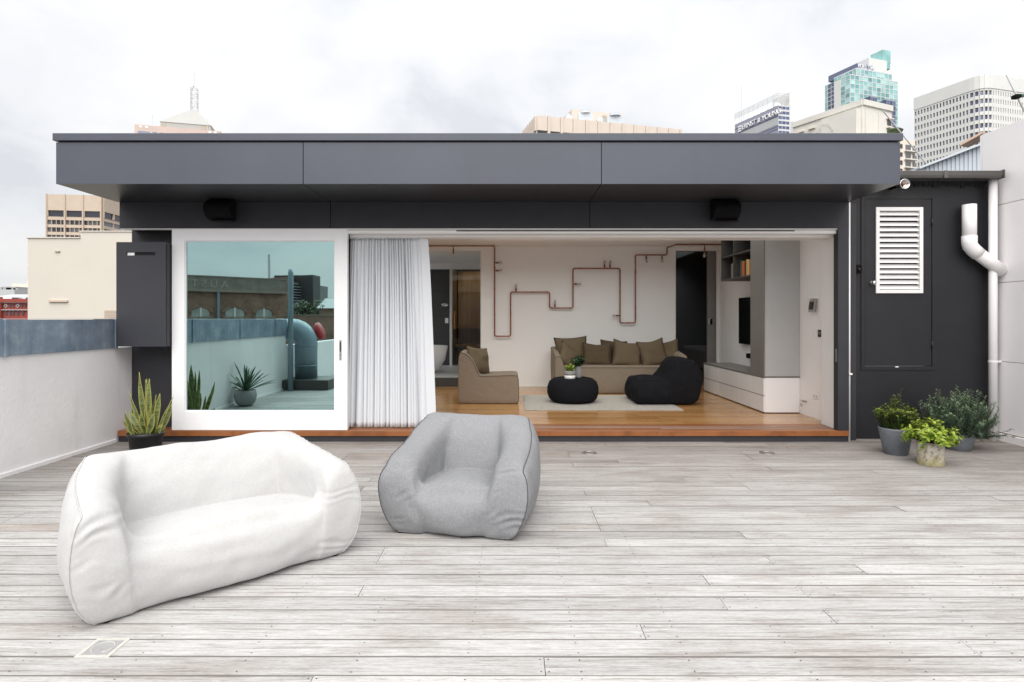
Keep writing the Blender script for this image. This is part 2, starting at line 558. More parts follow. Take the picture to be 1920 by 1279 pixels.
paint('red_plastic', (0.42, 0.02, 0.03), rough=0.4)
paint('pale_cladding', (0.52, 0.57, 0.62), rough=0.5, var=0.05, scale=0.8)
paint('eave_pink', (0.50, 0.36, 0.28), rough=0.7)
paint('green_paint', (0.02, 0.10, 0.06), rough=0.5)
paint('blue_slate', (0.13, 0.15, 0.24), rough=0.4)
paint('leaf_dry', (0.42, 0.24, 0.10), rough=0.8)
paint('grille_tan', (0.40, 0.36, 0.29), rough=0.7)

def glassy(name, c, rough=0.08, spec=0.8, var=0.25, scale=0.08):
    t = NT(name); t.set(Roughness=rough); t.b.inputs['Specular IOR Level'].default_value = spec
    t.col(t.ramp(t.noise(t.coord(world=True), scale, 3), [(0.35, tuple(x * (1 - var) for x in c)), (0.65, tuple(x * (1 + var) for x in c))]))
glassy('glass_blue', (0.075, 0.085, 0.17))
glassy('glass_dark', (0.03, 0.032, 0.045))
glassy('glass_grey', (0.12, 0.125, 0.14))
glassy('glass_pale', (0.33, 0.36, 0.34), rough=0.2, scale=1.5)
glassy('glass_teal', (0.22, 0.44, 0.43))  # teal and deep teal lightened to stand in for haze on the tower
glassy('glass_teal_pale', (0.36, 0.58, 0.56))
glassy('glass_teal_deep', (0.14, 0.31, 0.315))
glassy('glass_navy', (0.05, 0.065, 0.13))
glassy('glass_steelblue', (0.09, 0.12, 0.22))

def door_glass():
    t = NT('door_glass')
    t.t.nodes.remove(t.b)
    g = t.n('ShaderNodeBsdfGlossy'); g.inputs['Roughness'].default_value = 0.012
    g.inputs['Color'].default_value = (0.45, 0.64, 0.63, 1)
    v = t.coord(world=True, scale=(1, 1, 1))
    bp = t.n('ShaderNodeBump'); bp.inputs['Strength'].default_value = 0.02; bp.inputs['Distance'].default_value = 0.01
    t.l(t.noise(v, 1.7, 2, 0.4), bp.inputs['Height']); t.l(bp.outputs[0], g.inputs['Normal'])
    tr = t.n('ShaderNodeBsdfTransparent'); tr.inputs['Color'].default_value = (0.55, 0.78, 0.76, 1)
    mx = t.n('ShaderNodeMixShader'); mx.inputs['Fac'].default_value = 0.12
    t.l(g.outputs[0], mx.inputs[1]); t.l(tr.outputs[0], mx.inputs[2])
    t.l(mx.outputs[0], t.out.inputs['Surface'])
door_glass()

def clear_glass(name, tint, mixf):
    t = NT(name); t.t.nodes.remove(t.b)
    g = t.n('ShaderNodeBsdfGlossy'); g.inputs['Roughness'].default_value = 0.02
    tr = t.n('ShaderNodeBsdfTransparent'); tr.inputs['Color'].default_value = (*tint, 1)
    mx = t.n('ShaderNodeMixShader'); mx.inputs['Fac'].default_value = mixf
    t.l(tr.outputs[0], mx.inputs[1]); t.l(g.outputs[0], mx.inputs[2]); t.l(mx.outputs[0], t.out.inputs['Surface'])
clear_glass('unseen_pane_glass', (0.92, 0.94, 0.93), 0.05)  # glass for panes out of view, the added roof openings among them
def frosted(name):
    t = NT(name); t.set(Base_Color=(0.62, 0.60, 0.56, 1), Roughness=0.1)
    tr = t.n('ShaderNodeBsdfTransparent'); mx = t.n('ShaderNodeMixShader'); mx.inputs['Fac'].default_value = 0.55
    t.l(tr.outputs[0], mx.inputs[1]); t.l(t.b.outputs[0], mx.inputs[2]); t.l(mx.outputs[0], t.out.inputs['Surface'])
frosted('bulb_glass')
clear_glass('sauna_glass', (0.84, 0.86, 0.84), 0.06)

def stucco():
    t = NT('stucco'); t.set(Roughness=0.9)
    v = t.coord(world=True)
    a = t.noise(v, 17, 7, 0.62, 0.8); b = t.noise(v, 1.2, 4, 0.5)
    c = t.ramp(b, [(0.3, (0.80, 0.775, 0.78)), (0.7, (0.88, 0.86, 0.865))])
    st = t.noise(t.coord(world=True, scale=(1, 1, 0.12)), 3.5, 6, 0.6)
    c = t.mix(0.6, c, t.ramp(st, [(0.30, (0.90, 0.885, 0.875)), (0.42, (1, 1, 1))]), 'MULTIPLY')
    t.col(c)
    t.bump(a, 0.45, 0.012)
stucco()

def galvanised():
    t = NT('galvanised'); t.set(Roughness=0.42, Metallic=0.35)
    v = t.coord(world=True); vs = t.coord(world=True, scale=(1, 1, 0.12))
    c = t.ramp(t.noise(v, 3.5, 8, 0.65), [(0.3, (0.17, 0.225, 0.30)), (0.55, (0.275, 0.335, 0.42)), (0.75, (0.45, 0.50, 0.56))])
    t.col(t.mix(0.5, c, t.ramp(t.noise(vs, 14, 4, 0.6), [(0.3, (0.7, 0.7, 0.7)), (0.7, (1.15, 1.15, 1.15))]), 'MULTIPLY'))
    t.bump(t.noise(v, 60, 4), 0.06, 0.003)
galvanised()

def fabric(name, dark, light, weave=700, rough=0.95, bump=0.35, fold=0.0, sheen=0.2):
    t = NT(name); t.set(Roughness=rough)
    t.b.inputs['Specular IOR Level'].default_value = 0.15
    t.b.inputs['Sheen Weight'].default_value = sheen
    v = t.coord(world=True)
    a = t.noise(v, weave, 2, 0.7); b = t.noise(v, weave * 0.16, 3, 0.6)
    c = t.mix(0.15, t.ramp(a, [(0.32, dark), (0.68, light)]), t.ramp(b, [(0.35, dark), (0.65, light)]))
    t.col(c)
    h = t.n('ShaderNodeMath', operation='MULTIPLY_ADD'); h.inputs[1].default_value = 0.5
    t.l(a, h.inputs[0])
    w = t.noise(v, 9, 4, 0.55, 0.6)
    m2 = t.n('ShaderNodeMath', operation='MULTIPLY'); m2.inputs[1].default_value = fold
    t.l(w, m2.inputs[0]); t.l(m2.outputs[0], h.inputs[2])
    t.bump(h.outputs[0], bump, 0.004)
fabric('fabric_white', (0.40, 0.398, 0.394), (0.545, 0.543, 0.538), 420, bump=0.35, fold=2.5)
fabric('fabric_grey', (0.125, 0.128, 0.137), (0.335, 0.34, 0.352), 430, bump=0.3, fold=2.5, sheen=0.05)
fabric('fabric_black', (0.006, 0.006, 0.008), (0.014, 0.014, 0.017), 500, bump=0.3, fold=3, sheen=0.0)
fabric('linen_beige', (0.20, 0.155, 0.115), (0.30, 0.24, 0.185), 500, bump=0.45, fold=7, sheen=0.05)
fabric('linen_olive', (0.105, 0.078, 0.048), (0.165, 0.125, 0.080), 500, bump=0.3, fold=3, sheen=0.0)
fabric('linen_brown', (0.075, 0.054, 0.034), (0.11, 0.08, 0.052), 500, bump=0.3, fold=3, sheen=0.0)
paint('piping_grey', (0.07, 0.07, 0.078), rough=0.9)
paint('piping_white', (0.46, 0.455, 0.445), rough=0.9)
paint('piping_brown', (0.10, 0.075, 0.05), rough=0.9)

def rug():
    t = NT('rug'); t.set(Roughness=1.0)
    v = t.coord(world=True, scale=(1, 2.2, 1))
    t.col(t.mix(0.5, t.ramp(t.noise(v, 60, 4, 0.7), [(0.36, (0.16, 0.145, 0.13)), (0.5, (0.46, 0.43, 0.38)), (0.66, (0.66, 0.62, 0.56))]),
                t.ramp(t.noise(v, 14, 5, 0.7), [(0.35, (0.30, 0.27, 0.24)), (0.6, (0.55, 0.52, 0.47))])))
    t.bump(t.noise(v, 200, 2), 0.5, 0.006)
rug()

def curtain_mat():
    t = NT('curtain_cloth'); t.set(Roughness=0.9)
    v = t.coord(world=True)
    t.col(t.ramp(t.noise(v, 900, 2), [(0.3, (0.78, 0.80, 0.83)), (0.7, (0.85, 0.87, 0.90))]))
    tl = t.n('ShaderNodeBsdfTranslucent'); tl.inputs['Color'].default_value = (0.7, 0.72, 0.74, 1)
    mx = t.n('ShaderNodeMixShader'); mx.inputs['Fac'].default_value = 0.22
    t.l(t.b.outputs[0], mx.inputs[1]); t.l(tl.outputs[0], mx.inputs[2]); t.l(mx.outputs[0], t.out.inputs['Surface'])
curtain_mat()

def copper():
    t = NT('copper'); t.set(Roughness=0.34, Metallic=0.85)
    t.col(t.ramp(t.noise(t.coord(world=True), 18, 4, 0.6), [(0.3, (0.20, 0.062, 0.032)), (0.7, (0.42, 0.150, 0.075))]))
copper()

def leafmat(name, dark, light, yellow=None, rough=0.4, band=False, spec=0.5, trans=0.15, scale=14):
    t = NT(name); t.set(Roughness=rough); t.b.inputs['Specular IOR Level'].default_value = spec
    v = t.coord(world=True)
    c = t.ramp(t.noise(v, scale, 4, 0.6), [(0.35, dark), (0.65, light)])
    if band:
        vb = t.coord(world=True, scale=(8, 8, 60))
        c = t.mix(1.0, c, t.ramp(t.noise(vb, 1.6, 3, 0.6, 0.6), [(0.4, (0.42, 0.5, 0.42)), (0.58, (1.25, 1.2, 1.1))]), 'MULTIPLY')
    if yellow:
        at = t.n('ShaderNodeAttribute', attribute_name='mark')
        c = t.mix(at.outputs['Fac'], c, yellow)
    t.col(c)
    tl = t.n('ShaderNodeBsdfTranslucent'); t.l(c, tl.inputs['Color'])
    mx = t.n('ShaderNodeMixShader'); mx.inputs['Fac'].default_value = trans
    t.l(t.b.outputs[0], mx.inputs[1]); t.l(tl.outputs[0], mx.inputs[2]); t.l(mx.outputs[0], t.out.inputs['Surface'])
leafmat('leaf_snake', (0.07, 0.12, 0.045), (0.22, 0.27, 0.12), yellow=(0.52, 0.47, 0.10), band=True)
leafmat('leaf_box', (0.025, 0.055, 0.012), (0.065, 0.125, 0.025), yellow=(0.28, 0.36, 0.04))
leafmat('leaf_jade', (0.12, 0.22, 0.02), (0.28, 0.40, 0.035), yellow=(0.36, 0.42, 0.04), scale=20)
leafmat('leaf_rosemary', (0.055, 0.105, 0.065), (0.12, 0.19, 0.12), yellow=(0.26, 0.34, 0.19), rough=0.55, spec=0.3)
leafmat('leaf_dark', (0.010, 0.035, 0.012), (0.03, 0.08, 0.025), yellow=(0.05, 0.12, 0.03))
leafmat('leaf_lime', (0.12, 0.20, 0.02), (0.26, 0.36, 0.04), yellow=(0.34, 0.42, 0.06))
leafmat('leaf_tree', (0.03, 0.055, 0.018), (0.08, 0.12, 0.04))
paint('stem_brown', (0.07, 0.05, 0.03), rough=0.9)

def mossy():
    t = NT('mossy_concrete'); t.set(Roughness=0.95)
    v = t.coord(world=True)
    a = t.noise(v, 22, 8, 0.7)
    c = t.ramp(a, [(0.33, (0.14, 0.12, 0.09)), (0.52, (0.42, 0.38, 0.32)), (0.7, (0.55, 0.51, 0.45))])
    g_ = t.n('ShaderNodeNewGeometry'); sx = t.n('ShaderNodeSeparateXYZ'); t.l(g_.outputs['Position'], sx.inputs[0])
    ad = t.n('ShaderNodeMath', operation='MULTIPLY_ADD'); ad.inputs[1].default_value = -0.30
    t.l(t.noise(v, 14, 5, 0.7), ad.inputs[0]); t.l(sx.outputs['Z'], ad.inputs[2])
    mr = t.n('ShaderNodeMapRange'); mr.inputs['From Min'].default_value = -0.02; mr.inputs['From Max'].default_value = -0.13
    t.l(ad.outputs[0], mr.inputs['Value'])
    mm = t.n('ShaderNodeMath', operation='MULTIPLY'); mm.inputs[1].default_value = 0.55
    t.l(mr.outputs[0], mm.inputs[0])
    c = t.mix(mm.outputs[0], c, (0.34, 0.31, 0.08))
    t.col(c); t.bump(a, 0.5, 0.01)
mossy()

# ================================================================ ground and deck
MB().box(-900, 900, -900, 1500, -30.2, -30).build('ground', 'asphalt').__setitem__('kind', 'structure')
slab = bx('terrace_slab', 'slab_grey', None, -5.25, 6.5, -6.6, 16.9, -1.2, -0.05)
slab['kind'] = 'structure'
base_b = MB().box(-5.2, 6.45, -6.5, 16.8, -30, -1.2).build('host_building', 'slab_grey')
base_b['kind'] = 'structure'

deck = bx('deck', 'joint_black', None, -4.96, 6.22, -6.0, 7.44, -0.05, -0.034)
deck['kind'] = 'structure'
PITCH, GAP, Y0 = 0.1409, 0.0060, 2.486
rnd = random.Random(11)
def board_cuts(r):
    cuts = [-4.955]; x = -4.955 + r.choice([0.6, 1.1, 1.6, 2.1, 2.6, 3.1, 3.6])
    while x < 5.6:
        cuts.append(x); x += r.choice([2.0, 2.5, 3.0, 3.5, 4.0, 4.5])
    cuts.append(6.215)
    return cuts
nails = MB()
def nail(x, y):
    n = len(nails.v)
    for k in range(6):
        a = k * math.pi / 3
        nails.v.append((x + 0.0036 * math.cos(a), y + 0.0036 * math.sin(a), 0.0012))
    nails.f.append(tuple(n + k for k in range(6)))
far = MB()
for n in range(-60, 36):
    y0 = Y0 + PITCH * n + GAP / 2; y1 = y0 + PITCH - GAP
    if y1 > 7.43: continue
    cuts = board_cuts(rnd)
    y0 += rnd.uniform(-.0028, .0022); y1 += rnd.uniform(-.0022, .0028)
    for a, b in zip(cuts, cuts[1:]):
        dz = rnd.uniform(-0.0018, 0.0012)
        if n < -1:
            if y0 > -5.95: far.box(a + 0.0015, b - 0.0015, y0, y1, -0.03, dz)
            continue
        mb = MB()
        c = 0.0022
        # softly arrised plank
        prof = [(y0, -0.03), (y1, -0.03), (y1, dz - c), (y1 - c, dz), (y0 + c, dz), (y0, dz - c)]
        mb.extrude(prof, 'x', a + 0.0016, b - 0.0016)
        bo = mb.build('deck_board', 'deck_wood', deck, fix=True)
        bo.data.materials.append(M_['deck_edge'])
        for pi in (0, 1, 3, 4, 6, 7): bo.data.polygons[pi].material_index = 1
        for x in (a + 0.018, b - 0.018):
            for yy in (y0 + 0.022, y1 - 0.022): nail(x + rnd.uniform(-.003, .003), yy + rnd.uniform(-.004, .004))
    if n >= -1:
        x = -4.7
        while x < 6.15:
            if min(abs(x - c_) for c_ in cuts) > 0.06 and rnd.random() < 0.8:
                for yy in (y0 + 0.024, y1 - 0.024): nail(x + rnd.uniform(-.006, .006), yy + rnd.uniform(-.004, .004))
            x += 0.5
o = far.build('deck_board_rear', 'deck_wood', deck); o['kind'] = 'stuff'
o = nails.build('screw_head', 'joint_black', deck, fix=False); o['kind'] = 'stuff'

# ================================================================ the rooftop apartment
house = thing('rooftop_apartment', 'charcoal clad rooftop apartment with a wide open sliding door front', 'house', (0, 9, 0))
HX0, HX1 = -4.956, 4.22
JX = [HX0, -2.27, 0.972, HX1]
FY, BY = 6.26, 7.2
for i in range(3):
    a, b = JX[i] + (0.004 if i else 0), JX[i + 1] - (0.004 if i < 2 else 0)
    bx('fascia_panel', 'panel_grey', house, a, b, FY, FY + 0.02, 3.006, 3.458, bevel=0.002)
    bx('soffit_panel', 'soffit_grey', house, a, b, FY + 0.022, BY + 0.05, 3.008, 3.022)
    bx('wall_panel', 'wall_charcoal', house, max(a, -4.907), min(b, 4.213), BY, BY + 0.02, 2.673, 3.006, bevel=0.002)
KX0, KX1, KY0, KY1 = -4.1, 3.7, 8.0, 10.2      # skylight added out of view to brighten the living room
for a, b, c, d in ((HX0 + 0.01, HX1 - 0.01, FY + 0.024, KY0), (HX0 + 0.01, HX1 - 0.01, KY1, 12.2), (-2.6, HX1 - 0.01, 12.2, 12.5), (-2.6, HX1 - 0.01, 14.1, 14.9), (-2.6, 2.8, 12.5, 14.1), (4.0, HX1 - 0.01, 12.5, 14.1), (HX0 + 0.01, -4.6, 12.2, 14.9), (HX0 + 0.01, HX1 - 0.01, 14.9, 15.3), (HX0 + 0.01, HX1 - 0.01, 16.4, 16.8), (HX0 + 0.01, -1.4, 15.3, 16.4), (0.2, HX1 - 0.01, 15.3, 16.4), (HX0 + 0.01, KX0, KY0, KY1), (KX1, HX1 - 0.01, KY0, KY1)):
    bx('roof', 'roof_dark', house, a, b, c, d, 3.046, 3.47)
for a, b, c, d in ((KX0 - .05, KX1 + .05, KY0 - .05, KY0), (KX0 - .05, KX1 + .05, KY1, KY1 + .05), (KX0 - .05, KX0, KY0, KY1), (KX1, KX1 + .05, KY0, KY1)):
    bx('added_skylight_curb', 'frame_white', house, a, b, c, d, 3.471, 3.50)
for x0, x1, y0, y1 in ((KX0, KX0 + .012, KY0, KY1), (KX1 - .012, KX1, KY0, KY1), (KX0 + .012, KX1 - .012, KY0, KY0 + .012), (KX0 + .012, KX1 - .012, KY1 - .012, KY1)):
    bx('added_skylight_lining', 'ceiling_white', house, x0, x1, y0, y1, 3.03, 3.47)
bx('added_skylight_pane', 'unseen_pane_glass', house, KX0 - .04, KX1 + .04, KY0 - .04, KY1 + .04, 3.501, 3.507)
bx('roof_flashing', 'panel_grey', house, HX0 - 0.02, HX1 + 0.016, FY - 0.025, FY + 0.5, 3.472, 3.552, bevel=0.004)
bx('soffit_backing', 'joint_black', house, HX0 + 0.012, HX1 - 0.012, FY + 0.026, 7.2, 3.024, 3.044)
bx('wall_backing', 'joint_black', house, -4.90, 4.20, BY + 0.022, 7.6, 2.68, 3.006)
bx('drip_trim', 'frame_white', house, -4.90, 4.10, BY + 0.012, BY + 0.10, 2.660, 2.672)
bx('recessed_wall', 'wall_charcoal', house, -4.95, -2.10, 7.5, 7.6, 0.0, 3.0)
bx('plinth', 'wall_charcoal', house, -4.93, 4.205, BY + 0.02, 7.5, 0.0, 0.072)
sill = bx('timber_sill', 'sill_timber', house, -4.93, 4.213, BY, 7.45, 0.073, 0.141, bevel=0.004)
bx('sill_board', 'sill_timber', house, -2.07, 4.09, 7.452, 7.66, 0.073, 0.144, bevel=0.003)
bx('door_track', 'brushed_steel', house, -2.07, 4.09, 7.442, 7.456, 0.12, 0.1475)
bx('door_track', 'brushed_steel', house, 1.9, 4.09, 7.335, 7.347, 0.12, 0.145)
# head of the opening
bx('door_head', 'frame_white', house, -2.07, 4.10, 7.24, 7.34, 2.612, 2.656, bevel=0.003)
bx('door_head', 'frame_white', house, -2.07, 4.10, 7.345, 7.62, 2.578, 2.656, bevel=0.003)
bx('head_groove', 'joint_black', house, -0.7, 3.55, 7.238, 7.24, 2.640, 2.652)
bx('head_wall', 'interior_white', house, -2.10, 4.25, 7.602, 7.66, 2.60, 3.044)
bx('jamb_post', 'wall_charcoal', house, 4.075, 4.213, BY, 7.30, 0.142, 2.672, bevel=0.003)
bx('jamb_lining', 'frame_white', house, 4.105, 4.26, 7.302, 7.645, 0.142, 2.60, bevel=0.002)
bx('strike_plate', 'brushed_steel', house, 4.069, 4.075, 7.222, 7.25, 1.0, 1.16)
MB().tube([(4.236, 7.235, 0.0), (4.236, 7.235, 3.0)], 0.013, 8).build('conduit', 'plastic_white', house, smooth=True)
bx('conduit_clip', 'plastic_white', house, 4.216, 4.256, 7.2, 7.2225, 0.84, 0.86)

# walls, floor and ceiling of the room
FZ, CZ, BWY = 0.142, 3.03, 11.87
for c, d, z0, z1 in ((7.6, 12.3, 0, 3.044), (14.9, 15.2, 0, 3.044), (12.3, 14.9, 0, 1.0), (12.3, 14.9, 2.7, 3.044)):
    bx('side_wall', 'interior_white', house, -4.72, -4.6, c, d, z0, z1)
bx('bathroom_window', 'unseen_pane_glass', house, -4.67, -4.66, 12.3, 14.9, 1.0, 2.7)
bx('side_wall', 'interior_white', house, 4.265, 4.34, 7.47, 11.97, 0.0, 3.044)
bx('corner_filler', 'wall_charcoal', house, 4.262, 4.36, 7.30, 7.468, 0.0, 3.0)
bx('corner_filler', 'wall_charcoal', house, 4.214, 4.272, 7.265, 7.2995, 0.0, 3.0)
for a, b, c, d in ((-4.6, 4.265, 7.66, KY0), (-4.6, 4.265, KY1, BWY), (-4.6, KX0, KY0, KY1), (KX1, 4.265, KY0, KY1)):
    bx('ceiling', 'ceiling_white', house, a, b, c, d, CZ, 3.044)
DL0, DL1, DTOP, DR0, DR1 = -1.95, gx(903, BWY), 2.945, gx(1265, BWY), 4.14
for a, b, z0 in ((-4.6, DL0, 0.0), (DL1, DR0, 0.0), (DL0, DL1, DTOP), (DR0, 4.265, DTOP)):
    bx('back_wall', 'interior_white', house, a, b, BWY, BWY + 0.1, z0, CZ if z0 else 3.03)
for a in (DL1 - 0.022, DR0):
    bx('architrave', 'frame_white', house, a, a + 0.022, BWY - 0.006, BWY + 0.10, FZ, DTOP)
bx('skirting', 'frame_white', house, DL1, DR0, BWY - 0.012, BWY, FZ, FZ + 0.02)
bx('corner_trim', 'frame_white', house, 4.20, 4.262, BWY - 0.05, BWY - 0.006, FZ, DTOP)
floor = bx('timber_floor', 'joint_black', house, -4.6, 4.265, 7.66, 12.0, 0.05, FZ - 0.012)
fr = random.Random(5)
y = 7.662
while y < 11.86:
    x = -4.6
    cuts = [-4.6]; x += fr.uniform(0.4, 2.4)
    while x < 4.0: cuts.append(x); x += fr.uniform(1.4, 3.0)
    cuts.append(4.263)
    y1 = min(y + 0.13, 11.868)
    for a, b in zip(cuts, cuts[1:]):
        bx('floor_board', 'floor_timber', floor, a + .0006, b - .0006, y + .0006, y1 - .0006, FZ - 0.012, FZ + fr.uniform(-.0006, .0004))
    y += 0.13

# bathroom beyond the left doorway
BZ = 0.325
bx('bathroom_step', 'joinery_dark', house, DL0, DL1, BWY + 0.002, BWY + 0.098, 0.05, BZ - 0.004)
bx('bathroom_floor', 'tile_floor', house, -4.6, 0.3, BWY + 0.1, 15.2, 0.2, BZ)
for a, b, c, d in ((-2.6, 0.3, BWY + 0.1, 15.3), (-2.6, 0.3, 16.4, 16.7), (-2.6, -1.4, 15.3, 16.4), (0.2, 0.3, 15.3, 16.4), (-4.6, -2.6, BWY + 0.1, 12.2), (-4.6, -2.6, 14.9, 16.7)):
    bx('bathroom_ceiling', 'ceiling_white', house, a, b, c, d, 2.99, 3.044)
bx('added_bathroom_skylight', 'unseen_pane_glass', house, -4.62, -2.58, 12.18, 14.92, 3.475, 3.48)  # unseen roof opening added to light the bathroom
bx('bathroom_wall', 'tile_dark', house, -4.6, -1.62, 15.1, 15.2, BZ, 2.84)
bx('bathroom_bulkhead', 'ceiling_white', house, -4.6, 0.3, 15.08, 15.2, 2.84, 2.99)
bx('bathroom_wall', 'interior_white', house, 0.3, 0.4, BWY + 0.1, 16.7, 0.2, 3.0)
# daylight window of the bathroom (outside the view) is the opening left between these two pieces of its outer wall
bx('tile_joint', 'joint_black', house, -2.3, -1.62, 15.097, 15.1, 1.62, 1.626)
bx('tile_joint', 'joint_black', house, -2.3, -1.62, 15.097, 15.1, 2.26, 2.266)
bx('sauna_post', 'frame_white', house, -1.62, -1.56, 14.95, 15.2, BZ, 2.84)
for i in range(14):
    a = -1.55 + i * 0.13
    bx('sauna_board', 'cedar', house, a + 0.003, a + 0.127, 16.5, 16.52, BZ, 2.9)
bx('sauna_side', 'cedar', house, -1.62, -1.58, 15.2, 16.5, BZ, 2.9)
bx('sauna_floor', 'tile_dark', house, -1.62, 0.3, 15.2, 16.6, 0.2, BZ - 0.01)
for z, yy in ((0.78, 15.7), (1.28, 16.0)):
    bx('sauna_bench', 'floor_timber', house, -1.56, 0.29, yy, 16.49, z, z + 0.07)
bx('sauna_glass_door', 'sauna_glass', house, -1.555, 0.29, 15.02, 15.03, BZ + 0.01, 2.83)
bx('sauna_handle', 'handle_wood', house, -1.515, -1.475, 14.96, 15.0, 1.27, 1.74, bevel=0.008)
bx('sauna_back', 'joint_black', house, -1.7, 0.4, 16.6, 16.7, 0.2, 3.0)
# bedroom beyond the right doorway
bx('bedroom_floor', 'floor_timber', house, 2.6, 5.4, BWY + 0.1, 14.6, 0.05, FZ)
bx('bedroom_wall', 'bedroom_dark', house, 2.6, 5.4, 14.4, 14.5, FZ, 3.0)
bx('bedroom_wall', 'bedroom_dark', house, 2.5, 2.6, BWY + 0.1, 14.5, FZ, 3.0)
bx('bedroom_wall', 'bedroom_dark', house, 5.4, 5.5, BWY + 0.1, 14.5, FZ, 3.0)
for a, b, c, d in ((2.5, 5.5, BWY + 0.1, 12.5), (2.5, 5.5, 14.1, 14.5), (2.5, 2.8, 12.5, 14.1), (4.0, 5.5, 12.5, 14.1)):
    bx('bedroom_ceiling', 'bedroom_dark', house, a, b, c, d, 3.0, 3.044)
bx('added_bedroom_skylight', 'unseen_pane_glass', house, 2.78, 4.02, 12.48, 14.12, 3.475, 3.48)  # added roof opening, lifts the dark room behind the doorway
bx('added_sauna_skylight', 'unseen_pane_glass', house, -1.42, 0.22, 15.28, 16.42, 3.475, 3.48)  # added over the sauna to let light onto the cedar
bx('bedroom_wall', 'bedroom_dark', house, 4.36, 5.5, 11.87, 11.97, 0, 3.03)
sd = bx('pocket_door', 'joinery_grey', house, 4.035, 4.255, BWY + 0.03, BWY + 0.07, FZ + 0.01, DTOP - 0.002)
bx('door_handle', 'steel', sd, 4.05, 4.085, BWY + 0.012, BWY + 0.03, 1.42, 1.55)
bx('door_pull', 'black_plastic', sd, 4.09, 4.13, BWY + 0.005, BWY + 0.03, 1.43, 1.54)

# ---------------------------------------------------------------- sliding door leaf
ld = thing('sliding_door', 'white framed sliding door leaf with teal mirrored glass beside the curtain', 'door', (-3.16, 7.25, 0.14))
dx0, dx1, dz0, dz1, gx0, gx1, gz0, gz1 = -4.265, -2.065, 0.145, 2.664, -4.105, -2.225, 0.382, 2.522
for x0, x1, z0, z1, nm in ((dx0, gx0, dz0, dz1, 'stile'), (gx1, dx1, dz0, dz1, 'stile'), (gx0, gx1, dz0, gz0, 'rail'), (gx0, gx1, gz1, dz1, 'rail')):
    bx(nm, 'door_white', ld, x0, x1, 7.222, 7.285, z0, z1, bevel=0.0015)
bx('glass_pane', 'door_glass', ld, gx0 - 0.002, gx1 + 0.002, 7.252, 7.258, gz0 - 0.002, gz1 + 0.002)
for x in (gx0, gx1 - 0.010):
    bx('glazing_bead', 'door_white', ld, x, x + 0.010, 7.238, 7.2515, gz0, gz1)
bx('glazing_bead', 'door_white', ld, gx0 + .01, gx1 - .01, 7.238, 7.2515, gz0, gz0 + 0.010)
bx('glazing_bead', 'door_white', ld, gx0 + .01, gx1 - .01, 7.238, 7.2515, gz1 - 0.010, gz1)
hp = bx('lock_plate', 'brushed_steel', ld, -2.165, -2.135, 7.216, 7.222, 1.02, 1.275, bevel=0.003)
bx('finger_pull', 'joint_black', hp, -2.157, -2.143, 7.2145, 7.216, 1.13, 1.25)
MB().lathe([(0.006, 0), (0.006, 0.004)], 12, (-2.15, 7.216, 1.09), M=Matrix.Rotation(R(90), 4, 'X')).build('key_hole', 'joint_black', hp)

# ---------------------------------------------------------------- meter box on the recessed wall
mbx = thing('meter_box', 'charcoal wall cabinet with a slot handle above the parapet end', 'cabinet', (-4.57, 7.1, 1.2))
X0, X1, Z0, Z1 = -4.878, -4.272, 1.198, 2.487
sx0, sx1, sz0, sz1 = gx(237, 7.1), gx(291, 7.1), gz(479, 7.1), gz(473, 7.1)
m = MB()
m.box(X0, sx0, 7.1, 7.12, Z0, Z1).box(sx1, X1, 7.1, 7.12, Z0, Z1).box(sx0, sx1, 7.1, 7.12, Z0, sz0).box(sx0, sx1, 7.1, 7.12, sz1, Z1)
m.build('cabinet_door', 'cabinet_grey', mbx)
bx('carcass', 'cabinet_grey', mbx, X0 + 0.004, X1 - 0.004, 7.14, 7.499, Z0 + 0.004, Z1 - 0.004)
bx('slot_back', 'joint_black', mbx, sx0 - .01, sx1 + .01, 7.1205, 7.139, sz0 - 0.02, sz1 + 0.02)
bx('slot_catch', 'plastic_white', mbx, sx0 + .005, sx0 + 0.09, 7.113, 7.1204, sz0, sz1 - 0.004)

# ---------------------------------------------------------------- speakers under the eave
def speaker(px, label):
    x = gx(px, 7.05); z = gz(393, 7.05)
    s = thing('outdoor_speaker', label, 'speaker', (x, 7.15, z), group='speakers under the eave')
    pr = []
    for k in range(9):
        a = R(-75 + 150 * k / 8); pr.append((7.10 - 0.16 * math.cos(a), z + 0.125 * math.sin(a)))
    pr = [(7.12, z - 0.13)] + pr + [(7.12, z + 0.13)]
    MB().extrude(pr, 'x', x - 0.15, x + 0.17).build('speaker_body', 'black_plastic', s, bevel=0.01)
    bx('wall_bracket', 'black_plastic', s, x - 0.06, x + 0.06, 7.12, 7.2, z - 0.05, z + 0.05)
    bx('grille_trim', 'black_plastic', s, x - 0.10, x + 0.165, 7.02, 7.10, z - 0.142, z - 0.132)
speaker(412, 'black wall speaker under the eave above the sliding door leaf')
speaker(1358, 'black wall speaker under the eave above the open living room')

